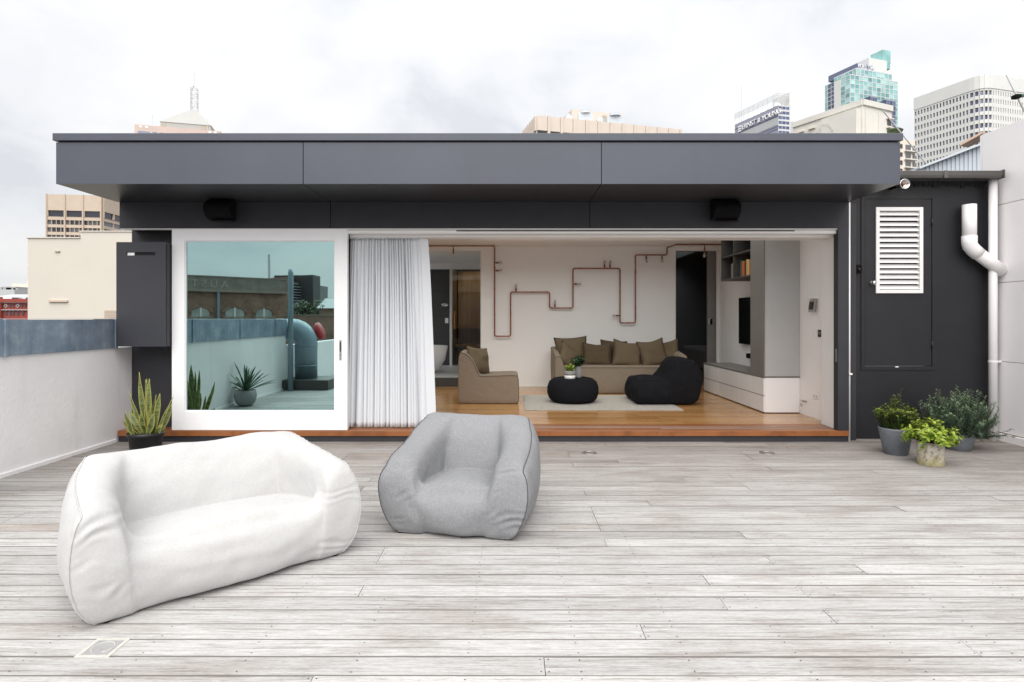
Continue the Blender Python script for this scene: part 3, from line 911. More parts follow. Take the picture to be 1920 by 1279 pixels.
# ================================================================ parapet with metal capping on the left
pw = thing('parapet_wall', 'rough white rendered parapet wall with blue grey metal capping', 'parapet', (-5.05, 4.7, 0))
PX = -4.95
bx('rendered_wall', 'stucco', pw, PX - 0.22, PX, 1.9, 7.5, -0.03, 1.178)
bx('wall_foot', 'stucco', pw, PX, PX + 0.022, 1.9, 7.19, -0.03, 0.045, bevel=0.01)
ys = [7.17, 5.61, 4.05, 2.5, 1.88]
for a, b in zip(ys, ys[1:]):
    bx('capping', 'galvanised', pw, PX - 0.245, PX + 0.022, b + 0.003, a - 0.003, 1.176, 1.532, bevel=0.004)
for y_ in ys[:-1]:
    bx('capping_seam', 'galvanised', pw, PX - 0.25, PX + 0.034, y_ - 0.022, y_ + 0.022, 1.172, 1.537, bevel=0.005)
bx('coping', 'frame_white', pw, PX - 0.25, PX + 0.012, 1.9, 7.19, 1.538, 1.5425)

# ================================================================ service shed on the right
shed = thing('service_shed', 'charcoal rendered service shed with a louvred door beside the apartment', 'shed', (5.2, 7.6, 0))
SY = 7.4
sx_ = lambda p: gx(p, SY)
sz_ = lambda p: gz(p, SY)
dX0, dX1, dZ0, dZ1 = sx_(1622), sx_(1746), sz_(686), sz_(374)
SX0, SX1, STOP = 4.27, 6.2, 3.37
m = MB()
m.box(SX0, dX0 - 0.01, SY, SY + 0.15, 0, STOP).box(dX1 + 0.01, SX1, SY, SY + 0.15, 0, STOP)
m.box(dX0 - 0.01, dX1 + 0.01, SY, SY + 0.15, 0, dZ0 - 0.01).box(dX0 - 0.01, dX1 + 0.01, SY, SY + 0.15, dZ1 + 0.01, STOP)
m.build('shed_wall', 'shed_charcoal', shed)
bx('shed_side', 'shed_charcoal', shed, 4.362, 4.46, SY + .15, 10, 0, STOP)
m = MB()
fr_ = 0.055
for a, b, c, d in ((dX0 - fr_, dX0 - 0.006, dZ0 - fr_, dZ1 + fr_), (dX1 + 0.006, dX1 + fr_, dZ0 - fr_, dZ1 + fr_)):
    m.box(a, b, SY - 0.012, SY - 0.0005, c, d)
m.box(dX0 - 0.006, dX1 + 0.006, SY - 0.012, SY - 0.0005, dZ1 + 0.006, dZ1 + fr_).box(dX0 - .006, dX1 + .006, SY - 0.012, SY - .0005, dZ0 - fr_, dZ0 - 0.006)
m.build('door_frame', 'shed_charcoal', shed, bevel=0.002)
lX0, lX1, lZ0, lZ1 = sx_(1641), sx_(1729), sz_(550), sz_(389)
m = MB()
m.box(dX0, lX0, SY - 0.004, SY + 0.04, dZ0, dZ1).box(lX1, dX1, SY - 0.004, SY + 0.04, dZ0, dZ1)
m.box(lX0, lX1, SY - 0.004, SY + 0.04, dZ0, lZ0).box(lX0, lX1, SY - 0.004, SY + 0.04, lZ1, dZ1)
sdoor = m.build('shed_door', 'shed_charcoal', shed)
sdoor['label'] = 'charcoal door with a white louvre vent'
m = MB(); t_ = 0.045
m.box(lX0, lX0 + t_, SY - 0.022, SY + 0.03, lZ0, lZ1).box(lX1 - t_, lX1, SY - 0.022, SY + 0.03, lZ0, lZ1)
m.box(lX0 + t_, lX1 - t_, SY - 0.022, SY + 0.03, lZ0, lZ0 + t_).box(lX0 + t_, lX1 - t_, SY - 0.022, SY + 0.03, lZ1 - t_, lZ1)
m.build('louvre_frame', 'frame_white', sdoor, bevel=0.002)
nS = 15
slat = MB()
ph = (lZ1 - lZ0 - 2 * t_) / nS
slat.extrude([(-0.016, -0.028), (-0.012, -0.031), (0.035, 0.022), (0.031, 0.026)], 'x', lX0 + t_, lX1 - t_)
sm = slat.mesh('slat', 'frame_white')
for k in range(nS):
    place('slat', sm, sdoor, (0, SY, lZ0 + t_ + ph * (k + 0.55)))
bx('louvre_mesh', 'joint_black', sdoor, lX0 + .01, lX1 - .01, SY + 0.041, SY + 0.05, lZ0, lZ1)
kx, kz = sx_(1634), sz_(531)
RX = Matrix.Rotation(R(90), 4, 'X')
MB().lathe([(0.03, 0), (0.032, 0.006), (0.014, 0.01), (0.012, 0.03), (0.026, 0.042), (0.029, 0.058), (0.02, 0.07)], 20, (kx, SY - 0.004, kz), M=RX).build('door_knob', 'steel', sdoor, smooth=True)
for z in (sz_(417), sz_(647)):
    MB().tube([(dX1 + 0.003, SY - 0.012, z - 0.05), (dX1 + 0.003, SY - 0.012, z + 0.05)], 0.010, 8).build('hinge', 'shed_charcoal', sdoor, smooth=True)
bx('door_stop', 'plastic_white', shed, sx_(1677), sx_(1683), SY - 0.02, SY - .012, dZ0 - 0.018, dZ0 - 0.006)
# gutter
gpr = [(7.19, 3.30), (7.33, 3.30), (7.38, 3.30), (7.38, 3.345), (7.22, 3.345), (7.20, 3.385), (7.185, 3.39), (7.17, 3.385), (7.175, 3.33)]
MB().extrude(gpr, 'x', 4.24, 6.12).build('gutter', 'gutter_metal', shed, bevel=0.004)
bx('gutter_end', 'gutter_metal', shed, 6.12, 6.135, 7.165, 7.385, 3.295, 3.40)
bx('gutter_joint', 'gutter_metal', shed, sx_(1745), sx_(1752), 7.166, 7.386, 3.295, 3.388)
bx('shed_roof', 'gutter_metal', shed, 4.2, 6.19, 7.34, 10.5, 3.376, 3.40)
m = MB()
r2 = random.Random(3)
for k in range(26):
    x = 4.5 + k * 0.06
    m.box(x, x + 0.055, 7.385, 7.399, 3.22 + r2.uniform(0, .04), 3.298)
m.build('eave_batten', 'joint_black', shed)
sw = thing('outdoor_switch', 'small black switch box on the charcoal shed wall', 'switch', (sx_(1606), SY, sz_(505)))
bx('switch_box', 'black_plastic', sw, sx_(1600), sx_(1613), SY - 0.04, SY, sz_(512), sz_(497), bevel=0.006)
MB().lathe([(0.018, 0), (0.018, 0.014), (0.012, 0.018)], 16, (sx_(1607), SY - 0.04, sz_(506)), M=RX).build('switch_knob', 'screen_black', sw, smooth=True)
fl = thing('flood_light', 'round steel spot light under the shed gutter', 'light', (4.83, 7.2, 3.2))
fc = Vector((gx(1696, 7.12), 7.12, gz(345, 7.12)))
MB().lathe([(0.045, -0.10), (0.05, -0.02), (0.062, 0.0), (0.062, 0.012), (0.054, 0.012), (0.040, -0.02), (0.012, -0.03)], 24, fc, M=RX).build('lamp_housing', 'steel', fl, smooth=True)
MB().lathe([(0.016, -0.028), (0.016, -0.006), (0.006, -0.002)], 12, fc, M=RX).build('lamp_core', 'copper', fl, smooth=True)
bx('lamp_bracket', 'black_plastic', fl, fc.x - 0.015, fc.x + 0.015, 7.2, 7.40, fc.z - 0.012, fc.z + 0.012)
# white downpipe in the corner
dp = thing('downpipe', 'white round downpipe in the corner below the gutter', 'pipe', (6.09, 7.30, 0))
MB().tube([(6.095, 7.30, 0.0), (6.095, 7.30, 3.30)], 0.047, 16).build('pipe', 'plastic_white', dp, smooth=True)
for z in (1.0,):
    MB().lathe([(0.051, z - .012), (0.051, z + .012)], 16, (6.095, 7.30, 0)).build('pipe_clip', 'plastic_white', dp)
    bx('pipe_strap', 'plastic_white', dp, 6.15, 6.198, 7.29, 7.31, z - .012, z + .012)

# ================================================================ panelled wall of the neighbour on the right
rw = thing('panelled_wall', 'tall white panelled boundary wall on the right', 'wall', (6.3, 4, 0))
WX = 6.2
zs = [0.10, 1.0, 2.0, 2.99, 3.97]
ysr = [7.60, 4.6, 1.6, -1.4]
for a, b in zip(ysr, ysr[1:]):
    for z0, z1 in zip(zs, zs[1:]):
        bx('wall_sheet', 'wall_panel_white', rw, WX, WX + 0.02, b + 0.004, a - 0.004, z0 + 0.004, z1 - 0.004, bevel=0.001)
bx('wall_core', 'eave_pink', rw, WX + 0.021, WX + 0.25, -1.4, 7.59, -0.03, 3.94)
bx('wall_kerb', 'wall_panel_white', rw, WX - 0.03, WX + 0.02, -1.4, 7.39, -0.03, 0.09, bevel=0.004)
bx('wall_end', 'wall_panel_white', rw, WX, WX + 0.27, 7.602, 7.63, 3.40, 3.965)
vp = thing('vent_pipe', 'white plastic vent pipe with an angled bend on the right wall', 'pipe', (5.79, 7.3, 2.0))
vx, vy = gx(1817.5, 7.28), 7.28
zt, zb = gz(384, 7.28), gz(456, 7.28)
ex, ez = 6.198, gz(456, 7.28) - (6.198 - vx) * 0.86
MB().tube([(vx, vy, zt), (vx, vy, zb)], 0.077, 20, caps=True).build('pipe', 'plastic_white', vp, smooth=True).data.polygons[-1].use_smooth = False
bend = [(vx, vy, zb + 0.09), (vx, vy, zb - 0.005), (vx + 0.012, vy, zb - 0.04), (vx + 0.05, vy, zb - 0.085), (vx + 0.115, vy, zb - 0.14)]
MB().tube(bend, 0.083, 20).build('pipe_bend', 'plastic_white', vp, smooth=True)
MB().tube([(vx + 0.09, vy, zb - 0.118), (ex, vy, ez)], 0.077, 20).build('pipe', 'plastic_white', vp, smooth=True)

# ================================================================ fittings in the deck
def deck_light(px, label):
    x, y = gx(px, 6.62), 6.62
    d = thing('deck_light', label, 'light', (x, y, 0), group='round lights set in the deck')
    MB().lathe([(0.082, 0.0), (0.082, 0.004), (0.060, 0.006), (0.058, 0.002)], 28, (x, y, 0.0005), closed_top=False).build('light_rim', 'brushed_steel', d, smooth=True)
    MB().lathe([(0.056, 0.0), (0.056, 0.003), (0.045, 0.0045)], 28, (x, y, 0.0005)).build('light_lens', 'glass_grey', d, smooth=True)
deck_light(1105, 'round steel light set in the deck nearer the armchair')
deck_light(1438, 'round steel light set in the deck nearer the pot plants')
dr = thing('floor_hatch', 'square pale inspection hatch set in the deck before the white sofa', 'hatch', (-1.91, 2.7, 0))
hx0, hx1, hy0, hy1 = -1.992, -1.834, 2.617, 2.772
m = MB(); t_ = 0.018
m.box(hx0, hx0 + t_, hy0, hy1, -0.01, 0.0045).box(hx1 - t_, hx1, hy0, hy1, -0.01, 0.0045)
m.box(hx0 + t_, hx1 - t_, hy0, hy0 + t_, -0.01, 0.0045).box(hx0 + t_, hx1 - t_, hy1 - t_, hy1, -0.01, 0.0045)
m.build('hatch_frame', 'hatch_pale', dr, bevel=.002)
bx('hatch_plate', 'concrete_grey', dr, hx0 + t_ + .001, hx1 - t_ - .001, hy0 + t_ + .001, hy1 - t_ - .001, -0.01, 0.0035)
hc = ((hx0 + hx1) / 2, (hy0 + hy1) / 2)
ring = [(hc[0] + 0.046 * math.cos(R(a)), hc[1] + 0.046 * math.sin(R(a)), 0.004) for a in range(-60, 245, 12)]
MB().tube(ring, 0.0022, 6).build('hatch_ring', 'hatch_pale', dr)
for k, (px, py, lab) in enumerate(((270, 829, 'dry leaf on the deck behind the snake plant pot'), (138, 882, 'dry leaf on the deck beside the left parapet'),
                         (1478, 840, 'dry leaf on the deck below the timber sill'), (305, 843, 'dry leaf on the deck right of the snake plant pot'))):
    Yl = EYE * F / (py - 598); x = gx(px, Yl)
    m = MB(); L_ = 0.045; n_ = 7
    for i in range(n_):
        s = i / (n_ - 1); w = 0.012 * math.sin(math.pi * min(1, s * 0.96 + .02))
        for q in (-1, 0, 1):
            m.v.append((x + (s - .5) * L_, Yl + q * w, 0.004 + 0.008 * (2 * s - 1) ** 2 + (0.005 if q else 0)))
    for i in range(n_ - 1):
        for q in range(2): m.f.append((i * 3 + q, i * 3 + q + 1, i * 3 + q + 4, i * 3 + q + 3))
    o = m.build('dry_leaf', 'leaf_dry', None); o.modifiers.new('t', 'SOLIDIFY').thickness = 0.001
    tag(o, lab, 'leaf', 'dry leaves on the deck')

# ================================================================ joinery wall unit inside
wu = thing('wall_unit', 'built-in grey wall unit with white drawers along the right room wall', 'cabinet', (4.0, 9.9, FZ))
CX, CY0, CY1, CTZ = 3.73, 8.53, 11.2, 0.665
bx('end_panel', 'gloss_white', wu, CX + 0.02, 4.262, CY0, CY0 + 0.02, FZ + 0.012, CTZ, bevel=0.002)
bx('carcass', 'joinery_grey', wu, CX + 0.022, 4.262, CY0 + 0.022, CY1, FZ + 0.012, CTZ - 0.004)
bx('kick', 'joint_black', wu, CX + 0.05, 4.26, CY0 + 0.03, CY1 - .01, FZ, FZ + 0.012)
bx('countertop', 'joinery_grey', wu, CX - 0.005, 4.262, CY0 - 0.006, CY1 + 0.01, CTZ + 0.001, CTZ + 0.024, bevel=0.002)
zmid = FZ + (CTZ - FZ) * 0.49
def dY(zoomx): return CX * F / (1240 + zoomx / 3.044 - 960)
lower = [590, 510, 440, 381, 325, 273]; upper = [590, 510, 440, 325, 273]
for cols_, z0, z1 in ((lower, FZ + 0.016, zmid - 0.006), (upper, zmid + 0.006, CTZ - 0.006)):
    yy = [CY0 + 0.002] + [dY(c) for c in cols_[1:-1]] + [CY1]
    for a, b in zip(yy, yy[1:]):
        bx('drawer_front', 'gloss_white', wu, CX, CX + 0.018, a + 0.006, b - 0.006, z0, z1, bevel=0.0015)
TY1 = 9.01
bx('tall_panel', 'joinery_light', wu, CX + 0.02, 4.262, CY0, CY0 + 0.02, CTZ + 0.026, 3.028)
bx('tall_panel', 'joinery_grey', wu, CX, CX + 0.018, CY0 - 0.002, TY1, CTZ + 0.026, 3.028, bevel=0.001)
bx('tall_panel', 'joinery_grey', wu, CX + 0.02, 4.262, TY1 - 0.02, TY1, CTZ + 0.026, 3.028)
SHY1, SHZ0, SHZM = 10.28, 2.21, 2.61
for z in (SHZ0, SHZM, 2.99):
    bx('shelf', 'joinery_dark', wu, CX, 4.262, TY1 + 0.002, SHY1 - 0.02, z, z + 0.022)
for y_ in (9.70, SHY1 - 0.02):
    z0 = SHZ0 if y_ > 10 else SHZ0 + 0.024
    for za, zb_ in ((SHZ0 + .024, SHZM - .002), (SHZM + .024, 2.988)):
        bx('divider', 'joinery_dark', wu, CX + 0.001, 4.262, y_, y_ + 0.02, za if y_ < 10 else za - .024, zb_)
bx('shelf_back', 'joinery_dark', wu, 4.25, 4.262, TY1, SHY1, SHZ0, 3.028)

# television and sound bar in the niche
tv = thing('television', 'flat black television in the niche of the wall unit', 'television', (4.2, 9.9, 1.1))
bx('screen', 'screen_black', tv, 4.19, 4.215, 9.25, 10.65, 1.085, 1.925, bevel=0.004)
bx('wall_mount', 'black_plastic', tv, 4.216, 4.263, 9.7, 10.1, 1.3, 1.7)
sp = thing('media_box', 'small black media box below the television', 'speaker', (4.2, 9.6, 0.78))
bx('media_case', 'black_plastic', sp, 4.19, 4.263, 9.55, 10.32, 0.84, 0.925, bevel=0.008)

# books in the shelf
BK = [('green', (0.02, 0.09, 0.05)), ('black', (0.015, 0.015, 0.015)), ('red', (0.30, 0.03, 0.02)), ('tan', (0.40, 0.24, 0.10)),
      ('scarlet', (0.42, 0.03, 0.02)), ('yellow', (0.48, 0.40, 0.06)), ('cream', (0.55, 0.48, 0.36)), ('orange', (0.50, 0.20, 0.03)),
      ('grey', (0.20, 0.20, 0.20)), ('brown', (0.12, 0.07, 0.04))]
for n_, c_ in BK: paint('book_' + n_, c_, rough=0.5, var=0.1, scale=25)
paint('paper', (0.66, 0.63, 0.55), rough=0.9)
def book(y, t, h, depth, col, label, lean=0.0):
    z0 = SHZ0 + 0.023
    b = thing('book', label, 'book', (CX + 0.08, y, z0), group='books on the shelf')
    x0 = CX + 0.03
    m = MB()
    m.box(x0, x0 + 0.004, y, y + t, z0, z0 + h).box(x0 + 0.004, x0 + depth, y, y + 0.003, z0, z0 + h).box(x0 + 0.004, x0 + depth, y + t - 0.003, y + t, z0, z0 + h)
    o = m.build('cover', 'book_' + col, b)
    p = bx('pages', 'paper', b, x0 + 0.005, x0 + depth - 0.006, y + 0.0035, y + t - 0.0035, z0 + 0.002, z0 + h - 0.004)
    return b
seq = [('orange', .045, .24, 'orange spined book nearest the tall grey panel'), ('cream', .03, .25, 'cream spined book right of the yellow book'),
       ('yellow', .055, .26, 'thick yellow spined book on the shelf'), ('black', .035, .25, 'black spined book between yellow and scarlet books'),
       ('scarlet', .06, .24, 'thick scarlet spined book on the shelf'), ('tan', .03, .25, 'tan spined book left of the scarlet book'),
       ('red', .035, .23, 'dark red spined book on the shelf'), ('green', .05, .27, 'tall green spined book beside the divider')]
y_ = 9.10
for c_, t_, h_, lb in seq:
    book(y_, t_, h_, 0.17, c_, lb); y_ += t_ + 0.008
y_ = 9.76
for c_, t_, h_, lb in [('brown', .05, .22, 'brown spined book just beyond the shelf divider'), ('grey', .05, .25, 'grey spined book next to the brown one'), ('black', .04, .24, 'black spined book leaning by itself left on the shelf')]:
    book(y_, t_, h_, 0.17, c_, lb.replace('leaning by itself left on the shelf', 'leftmost of the standing books')); y_ += t_ + 0.012

# ---------------------------------------------------------------- devices on the right wall
RWX = 4.263
ic = thing('intercom', 'silver intercom screen on a slim white bracket on the right wall', 'intercom', (4.2, 8.1, 1.7))
Yi = RWX * F / (1528 - 960)
m = MB(); zc = gz(574, Yi)
m.extrude([(RWX - 0.06, zc - 0.075), (RWX - 0.035, zc - 0.085), (RWX - 0.015, zc + 0.075), (RWX - 0.04, zc + 0.085)], 'y', Yi - 0.075, Yi + 0.075)
m.build('screen_case', 'brushed_steel', ic, bevel=0.004)
m = MB(); m.extrude([(RWX - 0.063, zc - 0.045), (RWX - 0.0605, zc - 0.045), (RWX - 0.0425, zc + 0.06), (RWX - 0.045, zc + 0.06)], 'y', Yi - 0.055, Yi + 0.06)
m.build('screen', 'screen_black', ic)
MB().extrude([(RWX - 0.10, zc + 0.105), (RWX, zc + 0.10), (RWX, zc + 0.108), (RWX - 0.10, zc + 0.112)], 'y', Yi - 0.09, Yi + 0.12).build('bracket', 'plastic_white', ic)
sw1 = thing('light_switch', 'white double switch plate on the right room wall', 'switch', (RWX, 8.05, 1.35))
Ys = RWX * F / (1528.5 - 960)
bx('plate', 'plastic_white', sw1, RWX - 0.010, RWX, Ys - 0.035, Ys + 0.035, gz(635, Ys), gz(617, Ys), bevel=0.003)
for z in (gz(621, Ys), gz(626, Ys), gz(631, Ys)):
    bx('rocker', 'gloss_white', sw1, RWX - 0.014, RWX - 0.010, Ys - 0.015, Ys + 0.015, z - 0.012, z + 0.012)
sw2 = thing('control_panel', 'black touch control panel next to the white switch plate', 'switch', (RWX, 7.95, 1.35))
Ys = RWX * F / (1538.5 - 960)
bx('plate', 'screen_black', sw2, RWX - 0.014, RWX, Ys - 0.05, Ys + 0.05, gz(632, Ys), gz(618.5, Ys), bevel=0.003)
MB().lathe([(0.018, 0), (0.018, .003), (0.013, .003), (0.013, 0)], 18, (RWX - 0.0145, Ys, gz(625, Ys)), M=Matrix.Rotation(R(-90), 4, 'Y'), closed_top=False, closed_bot=False).build('dial_ring', 'steel', sw2)
po = thing('power_outlet', 'white power outlet low on the right room wall', 'outlet', (RWX, 8.05, .5))
Ys = RWX * F / (1530 - 960)
bx('plate', 'plastic_white', po, RWX - 0.010, RWX, Ys - 0.06, Ys + 0.06, gz(748, Ys), gz(737, Ys), bevel=0.003)
for d_ in (-0.03, 0.03): bx('socket', 'concrete_grey', po, RWX - 0.0112, RWX - 0.010, Ys + d_ - 0.012, Ys + d_ + 0.012, gz(743, Ys) - .01, gz(743, Ys) + .01)
gv = thing('gas_valve', 'small chrome gas valve near the floor on the right wall', 'valve', (RWX, 8.3, .35))
Ys = RWX * F / (1512 - 960); zc = gz(753, Ys)
MB().tube([(RWX, Ys, zc), (RWX - 0.06, Ys, zc), (RWX - 0.075, Ys, zc - 0.03), (RWX - 0.075, Ys, zc - 0.06)], 0.011, 10).build('valve_body', 'steel', gv, smooth=True)
bx('valve_lever', 'steel', gv, RWX - 0.085, RWX - 0.03, Ys - 0.03, Ys + 0.03, zc + 0.014, zc + 0.022)

# bathroom fittings
tub = thing('bathtub', 'white freestanding bathtub seen through the left doorway', 'bathtub', (-2.15, 13.0, BZ))
MB().lathe([(0.38, 0), (0.52, 0.06), (0.66, 0.30), (0.72, 0.60), (0.70, 0.61), (0.62, 0.34), (0.45, 0.12), (0.1, 0.09)], 40, (-2.17, 13.05, BZ), sx=1.0, sy=0.58).build('tub_shell', 'bath_white', tub, smooth=True)
ss = thing('wall_speaker', 'small round steel fitting on the dark bathroom wall', 'fixture', (-1.76, 15.08, 1.9))
MB().lathe([(0.09, 0), (0.09, .02), (0.06, .03), (0.05, .015)], 20, (gx(834, 15.09), 15.096, gz(572, 15.09)), M=RX, sy=.55).build('fitting_ring', 'steel', ss, smooth=True)
bs = thing('bathroom_switch', 'small white switch on the dark bathroom wall', 'switch', (-1.7, 15.08, 1.5))
bx('plate', 'plastic_white', bs, gx(834.5, 15.09), gx(840.5, 15.09), 15.085, 15.096, gz(606, 15.09), gz(596.5, 15.09), bevel=.003)

# bedding glimpsed in the dark bedroom
bd = thing('bed', 'pale bedding glimpsed through the dark right doorway', 'bed', (4.7, 13.4, FZ))
m = MB(); m.box(4.2, 5.3, 12.5, 14.2, FZ + 0.25, FZ + 0.75)
m.build('bedding', 'piping_grey', bd, bevel=0.08, seg=4)
bx('bed_base', 'joinery_dark', bd, 4.22, 5.28, 12.52, 14.2, FZ, FZ + 0.25)

# ---------------------------------------------------------------- copper pipe lights on the back wall
cp = thing('copper_pipe_light', 'long copper pipe light bent in steps across the back wall', 'light', (1.2, 11.8, 2.0))
WY_ = 11.80
def zp(x, y, Y=WY_): return pt(900 + x / 4.7375, 430 + y / 4.7375, Y)
def rounded(path, r=0.04):
    out = [Vector(path[0])]
    for a, b, c in zip(path, path[1:], path[2:]):
        a, b, c = Vector(a), Vector(b), Vector(c)
        d1 = (a - b).normalized(); d2 = (c - b).normalized()
        rr = min(r, (a - b).length * .45, (c - b).length * .45)
        p, q = b + d1 * rr, b + d2 * rr
        for k in range(5):
            s = k / 4
            out.append(p.lerp(b, s).lerp(b.lerp(q, s), s))
    out.append(Vector(path[-1]))
    return out
lt = pt(926.8, 461.2, 11.52)
wall_pts = [zp(*q) for q in ((130, 178), (130, 950), (272, 950), (272, 558), (618, 558), (618, 700), (826, 700), (826, 348), (1244, 348),
                             (1244, 832), (1381, 832), (1381, 228), (1661, 228), (1661, 178))]
rt = zp(1661, 178).copy()
rt2 = pt(1259.5, 458.6, 11.3)
path = [pt(700, 461.2, 11.52), Vector((lt.x, 11.52, lt.z)), Vector((wall_pts[0].x, WY_, lt.z))] + wall_pts[1:-1] + \
       [Vector((rt.x, WY_, rt2.z)), Vector((rt.x + 0.05, 11.3, rt2.z)), pt(1352, 458.6, 11.3)]
MB().tube(rounded(path), 0.0135, 10).build('pipe', 'copper', cp, smooth=True)
def collar(p, d):
    d = Vector(d)
    MB().tube([p - d * 0.014, p + d * 0.014], 0.0165, 10).build('coupling', 'copper', cp, smooth=True)
for x, y, ax in ((130, 340, 'z'), (130, 530, 'z'), (130, 755, 'z'), (148, 950, 'x'), (272, 755, 'z'), (465, 558, 'x'), (800, 700, 'x'), (826, 508, 'z'),
                 (886, 348, 'x'), (1244, 378, 'z'), (1316, 832, 'x'), (1381, 378, 'z'), (1381, 755, 'z'), (640, 700, 'x'), (286, 558, 'x')):
    collar(zp(x, y), (1, 0, 0) if ax == 'x' else (0, 0, 1))
def bulb(base, d, L=0.10, fwd=0.0):
    d = Vector(d).normalized()
    s = base + d * L
    m = MB().tube([base, base + d * (L * 0.35), base + d * (L * .351), s], [0.009, 0.009, 0.017, 0.017], 10)
    lamp = m.build('lamp_holder', 'copper', cp, smooth=True)
    dd = (d + Vector((0, -fwd, 0))).normalized()
    q = dd.to_track_quat('Z', 'Y').to_matrix().to_4x4()
    MB().lathe([(0.012, -0.005), (0.013, 0.01), (0.026, 0.045), (0.030, 0.065), (0.024, 0.088), (0.010, 0.098)], 14, s, M=q).build('bulb', 'bulb_glass', lamp, smooth=True)
    MB().tube([s, s + dd * 0.05], 0.004, 6).build('filament', 'brushed_steel', lamp)
for (x, y), d in (((130, 297), (1, 0, 0)), ((130, 367), (1, 0, 0)), ((320, 558), (0, 0, 1)), ((665, 700), (0, 0, 1)), ((826, 485), (1, 0, 0)),
                  ((1106, 348), (0, 0, 1)), ((1155, 348), (0, 0, 1)), ((1244, 766), (-1, 0, 0)), ((1477, 228), (0, 0, -1)), ((1617, 228), (0, 0, -1))):
    bulb(zp(x, y), d, 0.085, 0.9)
bulb(pt(850, 461.2, 11.52), (0, 0, -1), 0.16)
bulb(pt(1321, 458.6, 11.3), (0, 0, -1), 0.16)

# ================================================================ living room furniture
def soft_mesh(name, V, Fs, mat, parent, disp=None):
    m = MB(); m.v = [tuple(v) for v in V]; m.f = Fs
    o = m.build(name, mat, parent, smooth=True, fix=True)
    return o

def bulged(us, vs, nz, bulge=(-0.01, 0.02, 0.02, 0.0), z0=FZ, lean=None):
    nx, ny = len(us) - 1, len(vs) - 1
    def pos(i, j, k, u, v, zf, h):
        b = bulge[min(k, len(bulge) - 1)]
        x = u + (b if i == nx else -b if i == 0 else 0)
        y = v + (b if j == ny else -b if j == 0 else 0)
        return Vector((x, y, z0 + zf * h))
    return pos

rg = MB().box(0.20, 2.62, 8.78, 10.5, FZ + 0.001, FZ + 0.012).build('rug', 'rug', None, bevel=0.004)
tag(rg, 'pale grey mottled rug on the timber floor', 'rug')

# slipper chair, side on
lc = thing('slipper_chair', 'beige linen slipper chair seen from the side', 'armchair', (-0.4, 9.85, FZ))
us = [-0.88, -0.84, -0.70, -0.60, -0.54, -0.2, 0.05, 0.105]
vs = [9.45, 9.50, 9.75, 10.05, 10.28, 10.33]
hb = [0.845, 0.86, 0.80, 0.62, 0.455, 0.465, 0.475, 0.46]
H = [list(hb) for _ in vs]
crt = [((4, j), (4, j + 1)) for j in range(5)]
chain = [[(i, 0, 3) for i in range(8)], [(7, 0, k) for k in range(4)]]
V, Fs, ch = soft_block(us, vs, H, 3, bulged(us, vs, 3, (0.005, 0.008, 0.008, 0)), crt, 3, chain, 1.5, 0.9)
soft_mesh('slipcover', V, Fs, 'linen_beige', lc)
for c in ch: MB().tube([V[i] + Vector((0, -0.002, 0.002)) for i in c], 0.005, 6).build('piping', 'piping_brown', lc, smooth=True)

def pillow(name, label, c, w, h, T, mat, roll=0, tilt=0, yaw=0, group=None, crease=0.0):
    n = 14; m = MB()
    rot = Matrix.Rotation(R(yaw), 4, 'Z') @ Matrix.Rotation(R(tilt), 4, 'X') @ Matrix.Rotation(R(roll), 4, 'Y')
    rr = random.Random(hash(label) % 999 if False else len(label) * 7 + int(w * 1000))
    ox = rr.uniform(0, 50)
    grid = {}
    for side in (1, -1):
        for i in range(n + 1):
            for j in range(n + 1):
                if side == -1 and (i in (0, n) or j in (0, n)):
                    continue
                a = -1 + 2 * i / n; b = -1 + 2 * j / n
                px_ = a * (1 - 0.10 * (1 - b * b)) ; pz_ = b * (1 - 0.10 * (1 - a * a))
                th = T * ((1 - a ** 4) * (1 - b ** 4)) ** 0.6 * (1 - 0.12 * (a * a + b * b))
                th *= 1 + 0.28 * hash_noise(ox + a * 1.6, b * 1.6, side)
                dz = -0.05 * h * (1 - abs(a)) * max(0, b) * crease
                p = rot @ Vector((px_ * w / 2, -side * th / 2, pz_ * h / 2 + dz))
                grid[(side, i, j)] = len(m.v); m.v.append(tuple(Vector(c) + p))
                if side == 1 and (i in (0, n) or j in (0, n)): grid[(-1, i, j)] = grid[(1, i, j)]
        for i in range(n):
            for j in range(n):
                q = (grid[(side, i, j)], grid[(side, i + 1, j)], grid[(side, i + 1, j + 1)], grid[(side, i, j + 1)]) if (side, n, n) in grid and all((side, x, y_) in grid for x in (i, i + 1) for y_ in (j, j + 1)) else None
                if q: m.f.append(q)
    o = m.build(name, mat, None, smooth=True)
    tag(o, label, 'cushion', group)
    rim = [grid[(1, i, 0)] for i in range(n)] + [grid[(1, n, j)] for j in range(n)] + [grid[(1, i, n)] for i in range(n, 0, -1)] + [grid[(1, 0, j)] for j in range(n, 0, -1)]
    MB().tube([m.v[i] for i in rim], 0.0045, 6, closed=True).build('piping', 'piping_brown', o, smooth=True)
    return o

pillow('cushion', 'olive cushion leaning on the back of the beige slipper chair', pt(897, 677, 9.86), 0.52, 0.50, 0.20, 'linen_olive', roll=8, tilt=-16, yaw=52)

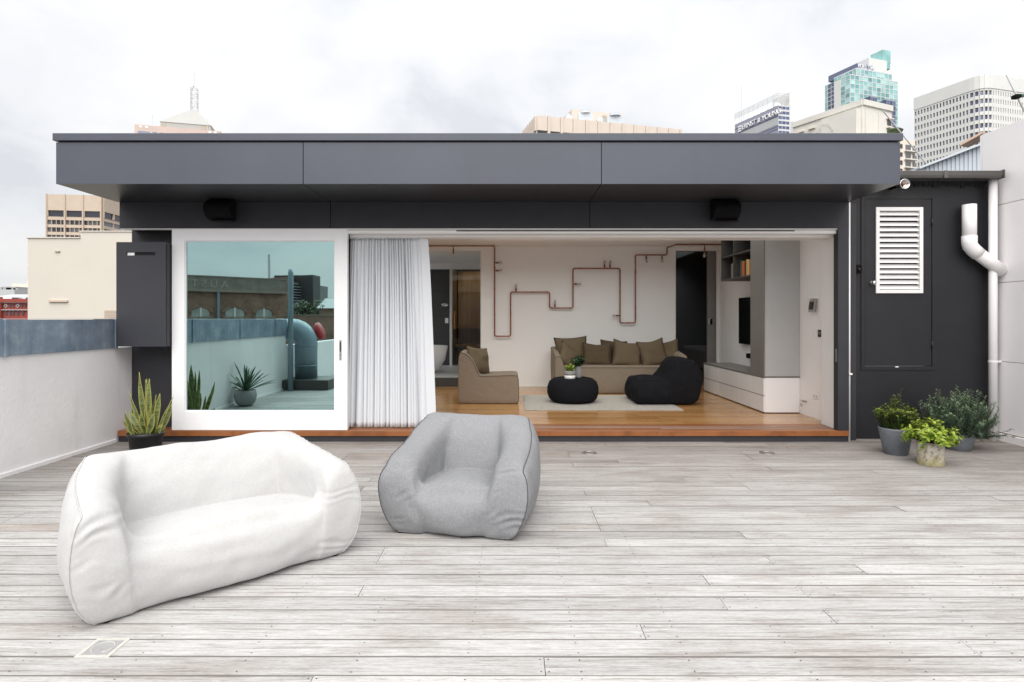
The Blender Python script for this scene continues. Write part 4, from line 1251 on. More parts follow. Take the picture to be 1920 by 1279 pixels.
# three seat sofa
so = thing('sofa', 'long beige linen sofa against the white back wall', 'sofa', (2.0, 11.3, FZ))
us = [0.80, 0.82, 0.93, 0.955, 1.0, 1.4, 2.1, 2.7, 3.05, 3.10, 3.13, 3.24, 3.26]
vs = [10.72, 10.76, 11.1, 11.45, 11.52, 11.75, 11.84]
sH = 0.50
def srow(arm, seat, back=False):
    return [arm - .01, arm, arm, seat + .05, seat, seat, seat, seat, seat, seat + .05, arm, arm, arm - .01]
H = [srow(0.70, 0.49), srow(0.72, 0.505), srow(0.76, 0.51), srow(0.80, 0.51), srow(0.82, 0.80), srow(0.84, 0.86), srow(0.83, 0.85)]
crt = [((4, j), (4, j + 1)) for j in range(1, 3)] + [((8, j), (8, j + 1)) for j in range(1, 3)] + [((i, 3), (i + 1, 3)) for i in range(4, 8)]
chain = [[(0, 0, k) for k in range(3)] + [(0, j, 3) for j in range(7)], [(12, 0, k) for k in range(3)] + [(12, j, 3) for j in range(7)],
         [(0, 0, 3), (1, 0, 3), (2, 0, 3), (3, 0, 3)], [(3, 0, 3)] + [(i, 0, 3) for i in range(4, 10)]]
V, Fs, ch = soft_block(us, vs, H, 3, bulged(us, vs, 3, (0.0, 0.006, 0.008, 0)), crt, 3, chain, 1.5, 0.9)
soft_mesh('slipcover', V, Fs, 'linen_beige', so)
for c in ch: MB().tube([V[i] + Vector((0, -0.003, 0.002)) for i in c], 0.005, 6).build('piping', 'piping_brown', so, smooth=True)
CU = 'cushions along the sofa'
pillow('cushion', 'largest olive cushion standing upright in the left sofa corner', pt(1072, 662, 11.42), 0.67, 0.66, 0.17, 'linen_olive', roll=-3, tilt=-14, yaw=6, group=CU)
pillow('cushion', 'olive cushion slumped at an angle over the left sofa arm', pt(1069, 671, 11.2), 0.56, 0.51, 0.16, 'linen_olive', roll=32, tilt=-20, yaw=40, group=CU)
pillow('cushion', 'dark brown cushion between the left corner and the middle of the sofa', pt(1119, 665, 11.25), 0.58, 0.48, 0.17, 'linen_brown', roll=2, tilt=-18, yaw=-4, group=CU, crease=1)
pillow('cushion', 'brown cushion tucked behind, right of the dark brown one', pt(1150, 662, 11.45), 0.54, 0.51, 0.12, 'linen_brown', roll=4, tilt=-10, yaw=0, group=CU)
pillow('cushion', 'olive cushion with drooping right corner in the middle of the sofa', pt(1176, 664, 11.2), 0.58, 0.55, 0.17, 'linen_olive', roll=9, tilt=-20, yaw=3, group=CU, crease=1)
pillow('cushion', 'olive cushion with raised right corner near the right sofa arm', pt(1224, 662, 11.2), 0.56, 0.55, 0.17, 'linen_olive', roll=-9, tilt=-18, yaw=8, group=CU, crease=1)
pillow('cushion', 'olive cushion turned sideways at the right sofa arm', pt(1252, 664, 11.3), 0.48, 0.53, 0.14, 'linen_olive', roll=-14, tilt=-14, yaw=-46, group=CU)

# pouf table
pf = MB().lathe([(0.26, 0.0), (0.35, 0.012), (0.405, 0.07), (0.43, 0.16), (0.428, 0.25), (0.395, 0.34), (0.33, 0.39), (0.27, 0.402), (0.262, 0.396), (0.05, 0.40)], 48, (1.02, 9.66, FZ + 0.013)).build('pouf', 'fabric_black', None, smooth=True)
tag(pf, 'round black fabric pouf used as a coffee table', 'pouf')
PTZ = FZ + 0.013 + 0.402

# leaves
def leaf_geom(m, base, d, L_, w, up, fold=0.25, curl=0.15, mark=0.0, tipmark=None, nseg=2):
    "a small folded leaf: 3 x (nseg+1) points"
    d = d.normalized(); s = d.cross(up)
    if s.length < 1e-4: s = d.orthogonal()
    s.normalize(); nrm = s.cross(d)
    n = len(m.v)
    for i in range(nseg + 1):
        t_ = i / nseg
        wd = w * (0.25 + 1.5 * t_ * (1.15 - t_)) if i < nseg else w * 0.12
        if i == 0: wd = w * 0.18
        c = base + d * (L_ * t_) - nrm * (curl * L_ * t_ * t_)
        for q in (-1, 0, 1):
            p = c + s * (q * wd / 2) + nrm * (abs(q) * fold * wd / 2)
            m.v.append(tuple(p)); m.attr.append(mark if tipmark is None else mark * (1 - t_) + tipmark * t_)
    for i in range(nseg):
        for q in range(2):
            a = n + i * 3 + q
            m.f.append((a, a + 1, a + 4, a + 3))

def shrub(parent, name, mat, c, stems, r, height, leaf_L, leaf_w, per, spread, seed, shape=None, droop=0.0, stem_r=0.004, start=0.25, hvar=0.3, ang=0.9):
    rr = random.Random(seed); m = MB(); m.attr = []; st = MB()
    for s in range(stems):
        a = rr.uniform(0, 2 * math.pi); q = math.sqrt(rr.random())
        tip = Vector((math.cos(a) * q * r, math.sin(a) * q * r, height * (1 - hvar * rr.random()) * (shape(a, q) if shape else (1 - 0.35 * q * q))))
        b = Vector((math.cos(a) * q * spread, math.sin(a) * q * spread, 0))
        mid = b.lerp(tip, 0.5) + Vector((math.cos(a) * q * r * .18, math.sin(a) * q * r * .18, height * 0.06))
        if droop: tip.z -= droop * q * height * rr.random()
        pts = [b.lerp(mid, t_).lerp(mid.lerp(tip, t_), t_) for t_ in [k / 6 for k in range(7)]]
        st.tube([Vector(c) + p for p in pts], [stem_r * (1 - 0.7 * k / 6) for k in range(7)], 5)
        for k in range(per):
            t_ = start + (1 - start) * (k + rr.random()) / per
            p = b.lerp(mid, t_).lerp(mid.lerp(tip, t_), t_)
            tg = (mid.lerp(tip, t_) - b.lerp(mid, t_)).normalized()
            ph = rr.uniform(0, 2 * math.pi)
            s1 = tg.orthogonal().normalized(); s2 = tg.cross(s1)
            d = tg * (1 - ang * (1 - 0.5 * t_)) + (s1 * math.cos(ph) + s2 * math.sin(ph)) * ang
            mk = max(0, min(1, (t_ - 0.72) * 3 + rr.uniform(-.25, .25))) 
            leaf_geom(m, Vector(c) + p, d, leaf_L * rr.uniform(.7, 1.15), leaf_w * rr.uniform(.8, 1.15), tg + Vector((0, 0, .6)), mark=mk * rr.random() ** .5)
    st.build('stem', 'stem_brown', parent, smooth=True)
    o = m.build(name, mat, parent, smooth=False, fix=False); o['kind'] = 'stuff'
    return o

p1_ = thing('potted_plant', 'lime green plant in a grey and white pot on the black pouf', 'plant', (0.98, 9.5, PTZ))
c = pt(1068.5, 706, 9.5)
MB().lathe([(0.085, 0.0), (0.09, 0.01), (0.092, 0.055)], 24, (c.x, 9.5, PTZ)).build('pot_base', 'plastic_white', p1_, smooth=True)
MB().lathe([(0.091, 0.056), (0.094, 0.09), (0.088, 0.13), (0.078, 0.135), (0.076, 0.11), (0.02, 0.11)], 24, (c.x, 9.5, PTZ)).build('pot_top', 'concrete_grey', p1_, smooth=True)
shrub(p1_, 'leaves', 'leaf_lime', (c.x, 9.5, PTZ + 0.11), 26, 0.09, 0.13, 0.05, 0.03, 8, 0.03, 21)
p2_ = thing('potted_plant', 'dark green leafy plant in a tall grey cylinder pot on the pouf', 'plant', (1.1, 9.68, PTZ))
c = pt(1083.5, 702, 9.68)
MB().lathe([(0.055, 0.0), (0.057, 0.005), (0.057, 0.19), (0.05, 0.19), (0.048, 0.17), (0.01, 0.17)], 24, (c.x, 9.68, PTZ)).build('pot', 'concrete_grey', p2_, smooth=True)
shrub(p2_, 'leaves', 'leaf_dark', (c.x, 9.68, PTZ + 0.17), 34, 0.125, 0.21, 0.065, 0.04, 9, 0.03, 22)

# black bean bag lounger
bl = thing('beanbag_lounger', 'black fabric bean bag lounger on the rug at right', 'beanbag', (2.5, 9.65, FZ))
us = [2.03, 2.10, 2.28, 2.47, 2.51, 2.58, 2.84, 2.99]
vs = [9.26, 9.36, 9.60, 9.85, 10.05, 10.14]
H = []
for j in range(6):
    e_ = [0.97, 1.0, 1.02, 1.02, 1.0, 0.97][j]
    H.append([h * e_ for h in (0.37, 0.42, 0.41, 0.41, 0.56, 0.72, 0.745, 0.64)])
nxl, nyl = 7, 5
def pos_l(i, j, k, u, v, zf, h):
    b = (-0.0, 0.05, 0.06, 0.0)[k]
    x = u + (b if i == nxl else -b if i == 0 else 0) + (0.06 * zf if i > 3 else 0)
    y = v + (b if j == nyl else -b if j == 0 else 0)
    if i == 0 and k == 0: x -= 0.03
    return Vector((x, y, FZ + 0.013 + zf * h))
V, Fs, ch = soft_block(us, vs, H, 3, pos_l, [((3, j), (3, j + 1)) for j in range(0, 5)], 3, [[(i, 0, 3) for i in range(8)]], 1.6, 0.5)
for v in V:
    n_ = hash_noise(v.x * 5, v.y * 5, v.z * 5)
    v.z += 0.030 * n_ * min(1, (v.z - FZ) * 5); v.x += 0.018 * hash_noise(v.y * 7 + 9, v.z * 9, v.x * 5); v.y += 0.02 * hash_noise(v.x * 8 + 3, v.z * 8, 2.2)
soft_mesh('lounger_cover', V, Fs, 'fabric_black', bl)
MB().tube([V[i] for i in ch[0]], 0.005, 6).build('piping', 'fabric_black', bl, smooth=True)

# ---------------------------------------------------------------- curtain
cu = thing('curtain', 'white pleated curtain drawn beside the sliding door leaf', 'curtain', (-1.58, 7.42, 0.15))
nx, nz_ = 260, 34
m = MB()
zt_, zb_ = gz(447, 7.42), 0.152
def cur_x(s, t_):
    xt = gx(657, 7.42) + s * (gx(803, 7.42) - gx(657, 7.42)); xb = gx(649, 7.42) + s * (gx(819, 7.42) - gx(649, 7.42))
    return xt + (xb - xt) * (t_ ** 0.75)
cr_ = random.Random(4)
phs = [0.0]
for i in range(nx): phs.append(phs[-1] + max(0.22, 0.78 + 1.9 * hash_noise(i * 0.05, 3.3)) * 2 * math.pi * 26 / nx)
for j in range(nz_ + 1):
    t_ = j / nz_
    for i in range(nx + 1):
        s = i / nx
        A = (0.018 + 0.034 * t_ ** 0.6) * (0.75 + 0.9 * abs(hash_noise(i * 0.031, 9.1, t_ * 0.7)))
        fine = math.sin(phs[i] * 2.0 + 1.1) * (1 - t_) ** 2 * 0.55
        wob = 0.5 * hash_noise(s * 6, t_ * 1.2, 7.7)
        f = math.sin(phs[i] + wob + 0.6 * t_) + fine + 0.35 * math.sin(phs[i] * 0.5 + 2 * t_) 
        edge = min(1, max(0, (0.90 - s) / 0.03)) 
        yy = 7.42 + A * f * edge - (1 - edge) * 0.045 + 0.10 * max(0, s - 0.9)
        dx = 0.010 * math.cos(phs[i] + wob) * edge * (0.4 + t_)
        m.v.append((cur_x(s, t_) + dx, yy, zt_ + (zb_ - zt_) * t_))
w_ = nx + 1
for j in range(nz_):
    for i in range(nx): m.f.append((j * w_ + i, j * w_ + i + 1, (j + 1) * w_ + i + 1, (j + 1) * w_ + i))
o = m.build('curtain_cloth', 'curtain_cloth', cu, smooth=True, fix=False)
sol = o.modifiers.new('thickness', 'SOLIDIFY'); sol.thickness = 0.002
m = MB()
for i in range(0, nx + 1):
    s = i / nx
    x = cur_x(s, 0); yy = 7.40 + 0.006 * math.sin(phs[i] * 3)
    for z in (zt_ - 0.012, zt_ + 0.030): m.v.append((x, yy, z))
for i in range(nx): m.f.append((i * 2, i * 2 + 2, i * 2 + 3, i * 2 + 1))
o = m.build('header_tape', 'curtain_cloth', cu, smooth=True, fix=False); o.modifiers.new('t', 'SOLIDIFY').thickness = 0.003
MB().box(-2.06, 1.0, 7.405, 7.425, 2.585 - 0.012 + 0.0, 2.577).build('curtain_rail', 'plastic_white', cu)
hk = MB().tube([(0, 0, -0.014), (0, 0, 0.012)], 0.004, 6).mesh('curtain_hook', 'brushed_steel')
for k in range(26):
    place('curtain_hook', hk, cu, (gx(660 + k * 5.6, 7.42), 7.395, zt_ + 0.032))

# ================================================================ bean bag sofa and armchair on the deck
def beanbag(name, label, cat, org, udir, base_w, top_w, depth, table, srow_, trow, mat, pipe_mat, seam_r, seed, side_b=0.10, front_b=0.05, back_b=0.07, wrinkle=0.008, levels=4, BF=(0.12, .45, .85, 1.0, .55, 0.0), narrow=0.22):
    """base_w / top_w: half widths (front, middle, back) at the floor and along the piped seam"""
    u_ = Vector((udir[0], udir[1], 0)).normalized(); v_ = Vector((-u_.y, u_.x, 0))
    ss_ = [-s for s in srow_] + [s for s in reversed(srow_)]
    nx, ny, nz = len(ss_) - 1, len(trow) - 1, 5
    H = [list(r) + list(reversed(r)) for r in table]
    ia, jb = 4, 4
    def w3(w, t):
        a, b, c = w
        return a + (b - a) * t * 2 if t < .5 else b + (c - b) * (t - .5) * 2
    ZF = (0, .07, .30, .62, .90, 1.0)
    def pos(i, j, k, s, t_, zf, h):
        f = ZF[k]
        hw = w3(base_w, t_) * (1 - f) + w3(top_w, t_) * f
        if ia - 1 <= i <= nx - ia + 1: s = s * (1 - narrow * t_)
        u = s * hw; v = t_ * depth
        if i == 0: u -= side_b * BF[k]
        if i == nx: u += side_b * BF[k]
        seat = ia <= i <= nx - ia
        if j == 0:
            v -= front_b * BF[k] * (1.2 if seat else 0.8)
            if i in (ia, nx - ia): v += (0.03, .06, .06, .035, .012, 0)[k]
            if seat and k == nz: v += 0.01
        if j == ny: v += back_b * BF[k]; v -= 0.03 * f
        z = f * h
        if k == 0 and j == 0 and seat: z += 0.015
        return Vector((u, v, z))
    crt = [((ia, j), (ia, j + 1)) for j in range(1, jb)] + [((nx - ia, j), (nx - ia, j + 1)) for j in range(1, jb)] + [((i, jb), (i + 1, jb)) for i in range(ia, nx - ia)]
    crt += [((ia, jb), (ia, jb + 1)), ((nx - ia, jb), (nx - ia, jb + 1))]
    chain = [[(0, 0, k) for k in range(nz)] + [(0, j, nz) for j in range(ny + 1)] + [(i, ny, nz) for i in range(1, nx + 1)] + [(nx, j, nz) for j in range(ny - 1, -1, -1)] + [(nx, 0, k) for k in range(nz - 1, -1, -1)]]
    V, Fs, ch = soft_block(ss_, trow, H, nz, pos, crt, levels, chain, 4.0, 0.5)
    from mathutils import noise as N
    nrm = [Vector() for _ in V]
    for f in Fs:
        n_ = (V[f[1]] - V[f[0]]).cross(V[f[2]] - V[f[0]])
        for i in f: nrm[i] += n_
    cl = [Vector((-base_w[0], 0.0)), Vector((base_w[0], 0.0))]
    hf = H[0][0]
    for i, v in enumerate(V):
        n_ = nrm[i].normalized() if nrm[i].length > 0 else Vector((0, 0, 1))
        p = v
        d = 0.011 * N.noise(Vector((p.x * 4 + seed, p.y * 4, p.z * 4))) + 0.0045 * N.noise(Vector((p.x * 11, p.y * 11 + seed, p.z * 11)))
        for c_ in cl:
            dist = (Vector((p.x, p.y)) - c_).length
            wv = math.exp(-(dist / 0.12) ** 2) * min(1, p.z * 7) * (1 if p.z < hf else max(0, 1 - (p.z - hf) * 8))
            ph = p.z * 85 + 10 * N.noise(Vector((p.x * 6, p.y * 6, p.z * 5 + seed)))
            d -= wrinkle * wv * (0.5 + 0.5 * math.sin(ph)) * max(0, 0.25 + 1.6 * N.noise(Vector((p.x * 3, p.y * 3, p.z * 9 + seed))))
        # slack folds hanging across the seat front
        if p.y < depth * 0.22 and abs(p.x) < base_w[0] * 0.8:
            ph = p.z * 46 - 9 * (p.x / base_w[0]) ** 2 + 2 * N.noise(Vector((p.x * 3 + seed, 0, p.z * 4)))
            d += 0.0035 * math.sin(ph) * min(1, p.z * 6) * (1 - p.y / (depth * .22) if p.y > 0 else 1) * max(0, N.noise(Vector((p.x * 2 + 4, seed, p.z * 3))) + .4)
        V[i] = v + n_ * d * (1 if v.z > 0.012 else 0)
    zmin = min(v.z for v in V)
    W = [Vector((org[0], org[1], 0)) + u_ * v.x + v_ * v.y + Vector((0, 0, v.z - zmin + 0.003)) for v in V]
    t = thing(name, label, cat, (org[0], org[1], 0))
    soft_mesh('cover', W, Fs, mat, t)
    cen = sum((W[i] for i in ch[0]), Vector()) / len(ch[0])
    pts = []
    for n_, i in enumerate(ch[0]):
        out = (W[i] - Vector((cen.x, cen.y, 0.25))).normalized()
        pts.append(W[i] + out * seam_r * 0.6 + Vector((0, 0, 0.0018 * math.sin(n_ * 0.9) + 0.0012 * math.sin(n_ * 2.3))))
    MB().tube(pts, seam_r, 6).build('piping', pipe_mat, t, smooth=True)
    for e_ in (ch[0][0], ch[0][-1]):
        p = W[e_]; q = p.lerp(Vector((cen.x, cen.y, 0)), 0.05)
        MB().box(q.x - 0.025, q.x + 0.025, q.y - 0.02, q.y + 0.02, 0.002, 0.010).build('foot_tab', 'black_plastic', t, bevel=0.003)
    return t

SR = [1, .93, .79, .575, .54, .19]
TR = [0, .05, .20, .42, .64, .70, .86, .95, 1]
TAB = [[.475, .495, .485, .43, .285, .30],
       [.515, .54, .535, .48, .335, .37],
       [.53, .56, .56, .52, .335, .39],
       [.575, .60, .605, .58, .325, .39],
       [.635, .66, .665, .645, .32, .345],
       [.66, .685, .69, .685, .55, .545],
       [.715, .73, .735, .735, .72, .715],
       [.735, .745, .75, .75, .75, .745],
       [.715, .725, .73, .735, .735, .73]]
beanbag('beanbag_armchair', 'grey heather bean bag armchair with dark piping on the deck', 'armchair', (-0.415, 4.065), (0.983, -0.18), (0.405, 0.445, 0.44), (0.495, 0.505, 0.405), 0.80,
        TAB, SR, TR, 'fabric_grey', 'piping_grey', 0.0034, 3.0, side_b=0.095, wrinkle=0.014, front_b=0.07, BF=(0.0, .5, .92, 1.0, .6, 0.0))
TAB2 = [[h * k for h in r] for r, k in zip(TAB, (1.16, 1.13, 1.10, 1.05, 1.0, .98, .96, .955, .955))]
for r in TAB2[:5]:
    r[4] *= .96; r[5] *= .95
beanbag('beanbag_sofa', 'large white bean bag sofa standing at an angle on the deck', 'sofa', (-1.60, 3.325), (0.74, 0.672), (0.635, 0.65, 0.64), (0.705, 0.71, 0.60), 0.84,
        TAB2, [1, .955, .87, .765, .74, .25], TR, 'fabric_white', 'piping_white', 0.0038, 8.0, side_b=0.115, wrinkle=0.014, BF=(0.0, .6, 1.0, .92, .5, 0.0), narrow=0.13, front_b=0.07)

# ================================================================ pot plants on the deck
sp_ = thing('snake_plant', 'variegated snake plant in a black plastic pot by the parapet', 'plant', (-4.25, 6.72, 0))
pc = Vector((gx(273.5, 6.74), 6.74, 0))
MB().lathe([(0.150, 0.0), (0.158, 0.008), (0.178, 0.175), (0.192, 0.178), (0.195, 0.215), (0.186, 0.218), (0.176, 0.19), (0.02, 0.19)], 36, pc).build('pot', 'pot_black', sp_, smooth=True)
MB().lathe([(0.0, 0.196), (0.177, 0.193)], 24, pc, closed_top=False, closed_bot=False).build('soil', 'soil', sp_)
rs = random.Random(15)
def snake_leaf(base, tip, w, twist, bow):
    m = MB(); m.attr = []; n = 12
    ax = tip - base; L_ = ax.length; d = ax.normalized()
    s0 = d.cross(Vector((0, -1, 0.2))).normalized()
    nr = s0.cross(d)
    for i in range(n + 1):
        t_ = i / n
        c = base + ax * t_ + bow * math.sin(math.pi * t_ * 0.9)
        wd = w * (0.55 + 0.6 * math.sin(math.pi * min(1, t_ * 0.85 + .1))) * (1 if t_ < 0.75 else max(0.03, (1 - t_) / 0.25) ** 0.7)
        a = twist * t_ + 0.15 * math.sin(t_ * 9)
        s = s0 * math.cos(a) + nr * math.sin(a); up = nr * math.cos(a) - s0 * math.sin(a)
        for q, mk in ((-1, 1), (-.72, .15), (0, 0), (.72, .15), (1, 1)):
            m.v.append(tuple(c + s * (q * wd / 2) + up * (q * q * wd * 0.16))); m.attr.append(mk)
    for i in range(n):
        for q in range(4):
            a = i * 5 + q; m.f.append((a, a + 1, a + 6, a + 5))
    o = m.build('leaf', 'leaf_snake', sp_, smooth=True, fix=False)
    o.modifiers.new('t', 'SOLIDIFY').thickness = 0.004
# (tip px, tip py, base offset px, width, twist)
for tx, ty, bpx, w, tw in ((261, 698, 268, .062, .3), (272, 712, 274, .05, -.4), (276, 710, 278, .045, .5), (281, 710, 281, .05, -.3), (242, 733, 262, .05, .6),
                           (293, 740, 284, .05, .4), (300, 738, 290, .052, -.5), (325, 743, 292, .042, .9), (321, 758, 295, .046, -.6), (234, 772, 258, .055, .3),
                           (243, 770, 264, .05, -.4), (233, 788, 258, .05, .5), (236, 800, 258, .045, -.2), (304, 795, 292, .06, .4), (288, 775, 282, .06, -.3), (266, 770, 268, .055, .2),
                           (252, 778, 266, .05, .1), (280, 760, 276, .05, .5), (297, 800, 288, .055, -.3), (275, 755, 272, .055, -.2)):
    yb = pc.y + rs.uniform(-0.08, 0.08); yt = yb + rs.uniform(-0.10, 0.06)
    base = Vector((gx(bpx, pc.y), yb, 0.185)); tip = pt(tx, ty, yt)
    snake_leaf(base, tip, w, tw * 1.4, Vector((rs.uniform(-.02, .02), rs.uniform(-.03, .02), 0)))

def pot(name, t, prof, c, mat, sx=1, sy=1):
    return MB().lathe(prof, 40, c, sx=sx, sy=sy).build(name, mat, t, smooth=True)
A_ = Vector((gx(1679.5, 6.58), 6.58, 0))
pa = thing('potted_shrub', 'dark green clipped box shrub in a tall blue grey pot', 'plant', A_)
pot('pot', pa, [(0.112, 0.0), (0.122, 0.006), (0.172, 0.285), (0.176, 0.30), (0.166, 0.302), (0.155, 0.262), (0.02, 0.262)], A_, 'pot_grey')
MB().lathe([(0, 0.266), (0.155, 0.264)], 24, A_, closed_top=False, closed_bot=False).build('soil', 'soil', pa)
def boxshape(a, q): return 0.62 + 0.38 * max(0, math.cos(a * 3 + 0.5)) * (1 - q) + (0.35 if q < 0.25 else 0)
shrub(pa, 'leaves', 'leaf_box', A_ + Vector((0.0, 0, 0.25)), 150, 0.205, 0.43, 0.036, 0.026, 24, 0.09, 31, shape=boxshape, start=0.12)
B_ = Vector((gx(1745, 6.09), 6.09, 0))
pb = thing('jade_plant', 'bright lime jade plant in a mossy concrete pot', 'plant', B_)
pot('pot', pb, [(0.118, 0.0), (0.122, 0.008), (0.122, 0.235), (0.118, 0.245), (0.108, 0.245), (0.105, 0.21), (0.02, 0.21)], B_, 'mossy_concrete')
MB().lathe([(0, 0.214), (0.105, 0.212)], 24, B_, closed_top=False, closed_bot=False).build('soil', 'soil', pb)
shrub(pb, 'leaves', 'leaf_jade', B_ + Vector((0, 0, 0.21)), 120, 0.26, 0.30, 0.052, 0.038, 12, 0.06, 32, droop=0.75, stem_r=0.006, start=0.35, hvar=0.22, ang=0.95)
C_ = Vector((gx(1797, 6.80), 6.80, 0))
pcx = thing('rosemary_plant', 'sprawling grey green rosemary in a low dark grey bowl', 'plant', C_)
pot('pot', pcx, [(0.115, 0.0), (0.125, 0.006), (0.172, 0.19), (0.178, 0.20), (0.168, 0.202), (0.155, 0.165), (0.02, 0.165)], C_, 'pot_grey')
shrub(pcx, 'leaves', 'leaf_rosemary', C_ + Vector((0.0, 0, 0.17)), 210, 0.38, 0.58, 0.036, 0.013, 60, 0.17, 33, start=0.06, hvar=0.55, ang=0.7)
shrub(pcx, 'trailing_leaves', 'leaf_rosemary', C_ + Vector((0.22, -0.02, 0.14)), 16, 0.40, 0.20, 0.03, 0.009, 40, 0.05, 35, droop=1.0, start=0.05)

# ================================================================ the city around
GZ = -30.0
UNIT = MB().box(-0.5, 0.5, -0.5, 0.5, -0.5, 0.5)
_um = {}
def unit(mat):
    if mat not in _um: _um[mat] = UNIT.mesh('pane_' + mat, mat)
    return _um[mat]

def out_normal(p, q, towards=(0, 0)):
    d = Vector((q[0] - p[0], q[1] - p[1])).normalized()
    n = Vector((-d.y, d.x)); mid = Vector(((p[0] + q[0]) / 2, (p[1] + q[1]) / 2))
    if n.dot(Vector(towards) - mid) < 0: n = -n
    return (n.x, n.y)

def pane(name, mat, parent, p, q, z0, z1, off, out, thick=0.12):
    "a window pane (shared unit mesh) on plan segment p-q"
    mid = ((p[0] + q[0]) / 2 + out[0] * off, (p[1] + q[1]) / 2 + out[1] * off, (z0 + z1) / 2)
    w = math.hypot(q[0] - p[0], q[1] - p[1]); a = math.atan2(q[1] - p[1], q[0] - p[0])
    return place(name, unit(mat), parent, mid, a, (w, thick, z1 - z0))

def lerp2(p, q, t): return (p[0] + (q[0] - p[0]) * t, p[1] + (q[1] - p[1]) * t)

def grid_face(wall, root, p, q, rows, n, a=0.2, b=0.8, mats=('glass_blue',), proud=0.35, rng=None, zt=None, zb=None, name='window', out=None, skip=None):
    "windows set behind proud piers and spandrels; wall is the MB that collects the masonry"
    out = out or out_normal(p, q)
    for c in range(n):
        p0, p1 = lerp2(p, q, (c + a) / n), lerp2(p, q, (c + b) / n)
        for ri, (z0, z1) in enumerate(rows):
            if skip and skip(c, ri): continue
            pane(name, (rng.choice(mats) if rng else mats[0]), root, p0, p1, z0, z1, 0.05, out)
        e0 = lerp2(p, q, c / n); e1 = lerp2(p, q, (c + 1) / n)
        wall.wallbox(e0, p0, 0.0, proud, zb, zt, out)
        wall.wallbox(p1, e1, 0.0, proud, zb, zt, out)
    edges = [zt] + [z for r in sorted(rows, reverse=True) for z in (r[1], r[0])] + [zb]
    for k in range(0, len(edges), 2):
        if edges[k] - edges[k + 1] > 1e-3:
            for c in range(n):
                wall.wallbox(lerp2(p, q, (c + a) / n), lerp2(p, q, (c + b) / n), 0.0, proud - 0.02, edges[k + 1], edges[k], out)

def P2(px, Y): return (gx(px, Y), Y)
rc = random.Random(77)

# ---------------------------------------------------------------- white office tower with rounded corner (right)
zt = gz(140, 255)
off_c = P2(1842, 255)
def at_height(px, py, z):
    Y = (z - EYE) * F / (598 - py)
    return (gx(px, Y), Y)
oL = at_height(1716, 185, zt); oR = at_height(1920, 152, zt)
dL = Vector((oL[0] - off_c[0], oL[1] - off_c[1])); dRv = Vector((oR[0] - off_c[0], oR[1] - off_c[1]))
ot = thing('office_tower', 'white office tower with a rounded corner and rows of blue windows', 'building', (off_c[0], off_c[1], GZ))
uL, uR = dL.normalized(), dRv.normalized()
lenL = dL.length; cr0 = 5.0
a0 = Vector(off_c) + uL * cr0; b0 = Vector(off_c) + uR * cr0
arc = [a0.lerp(Vector(off_c), t).lerp(Vector(off_c).lerp(b0, t), t) for t in (0, .2, .4, .6, .8, 1)]
L_end = Vector(off_c) + uL * lenL; R_end = Vector(off_c) + uR * 52
back = R_end + uL * lenL
core = MB().prism([tuple(L_end)] + [tuple(p) for p in arc] + [tuple(R_end), tuple(back)], GZ, zt - 0.05)
core.build('core', 'office_white', ot)
wall = MB()
zw = gz(165, 255)
pit = 15.35 * 255 / F
rows = [(zw - 0.55 - i * pit - 0.62 * pit, zw - 0.75 - i * pit) for i in range(10)]
zb_ = rows[-1][0] - 0.6
grid_face(wall, ot, tuple(L_end), tuple(a0), rows, 17, .18, .72, ('glass_blue', 'glass_blue', 'glass_navy'), 0.7, rc, zt, zb_)
for s0, s1 in zip(arc, arc[1:]):
    grid_face(wall, ot, tuple(s0), tuple(s1), rows[:7], 1, .12, .88, ('glass_steelblue', 'glass_blue'), 0.7, rc, zt, zb_)
grid_face(wall, ot, tuple(b0), tuple(Vector(off_c) + uR * 27), rows[:6], 15, .36, .70, ('glass_dark',), 0.7, rc, zt, rows[5][0] - .6)
wall.build('facade', 'office_white', ot)
pl = [tuple(L_end)] + [tuple(p) for p in arc] + [tuple(R_end)]
m = MB()
for p, q in zip(pl, pl[1:]):
    o_ = out_normal(p, q); ex_ = .12 / math.dist(p, q); p, q = lerp2(p, q, -ex_), lerp2(p, q, 1 + ex_); m.wallbox(p, q, 0.0, 0.95, zw + 0.1, zt + 0.05, o_)
m.build('parapet_band', 'office_white', ot)

# ---------------------------------------------------------------- teal glass tower
wtw = thing('glass_tower', 'tall teal glass tower with stepped crown and name sign', 'building', (300, 520, GZ))
ztw = gz(139, 500); wc = P2(1594, 500)
wr = at_height(1683, 153, ztw); wl = at_height(1547, 161, ztw)
vR = Vector((wr[0] - wc[0], wr[1] - wc[1])); vL = Vector((wl[0] - wc[0], wl[1] - wc[1]))
def para(o, a, b): return [tuple(o), tuple(o + a), tuple(o + a + b), tuple(o + b)]
O = Vector(wc)
MB().prism(para(O + vR.normalized() * .3 + vL.normalized() * .3, vR * .99, vL * .99), GZ, ztw).build('core', 'glass_teal_deep', wtw)
wall = MB(); ph = 8.3 * 500 / F
rows = [(ztw - 0.8 - (i + 1) * ph + 0.5, ztw - 0.8 - i * ph) for i in range(11)]
TM = ('glass_teal', 'glass_teal', 'glass_teal_pale', 'glass_teal_pale', 'glass_teal_deep')
grid_face(wall, wtw, wc, wr, rows, 11, .06, .94, TM, 0.25, rc, ztw, rows[-1][0] - 1)
lq = lerp2(wc, wl, .36)
grid_face(wall, wtw, wc, lq, rows, 2, .06, .94, TM, 0.25, rc, ztw, rows[-1][0] - 1)
l2, l3, l4 = lerp2(wc, wl, .50), lerp2(wc, wl, .60), lerp2(wc, wl, .88)
rowsL = [(a - 8, b - 8) for a, b in rows]
grid_face(wall, wtw, l3, l4, rows, 2, .05, .95, ('glass_navy',), 0.3, rc, ztw - 2, rows[-1][0] - 1)
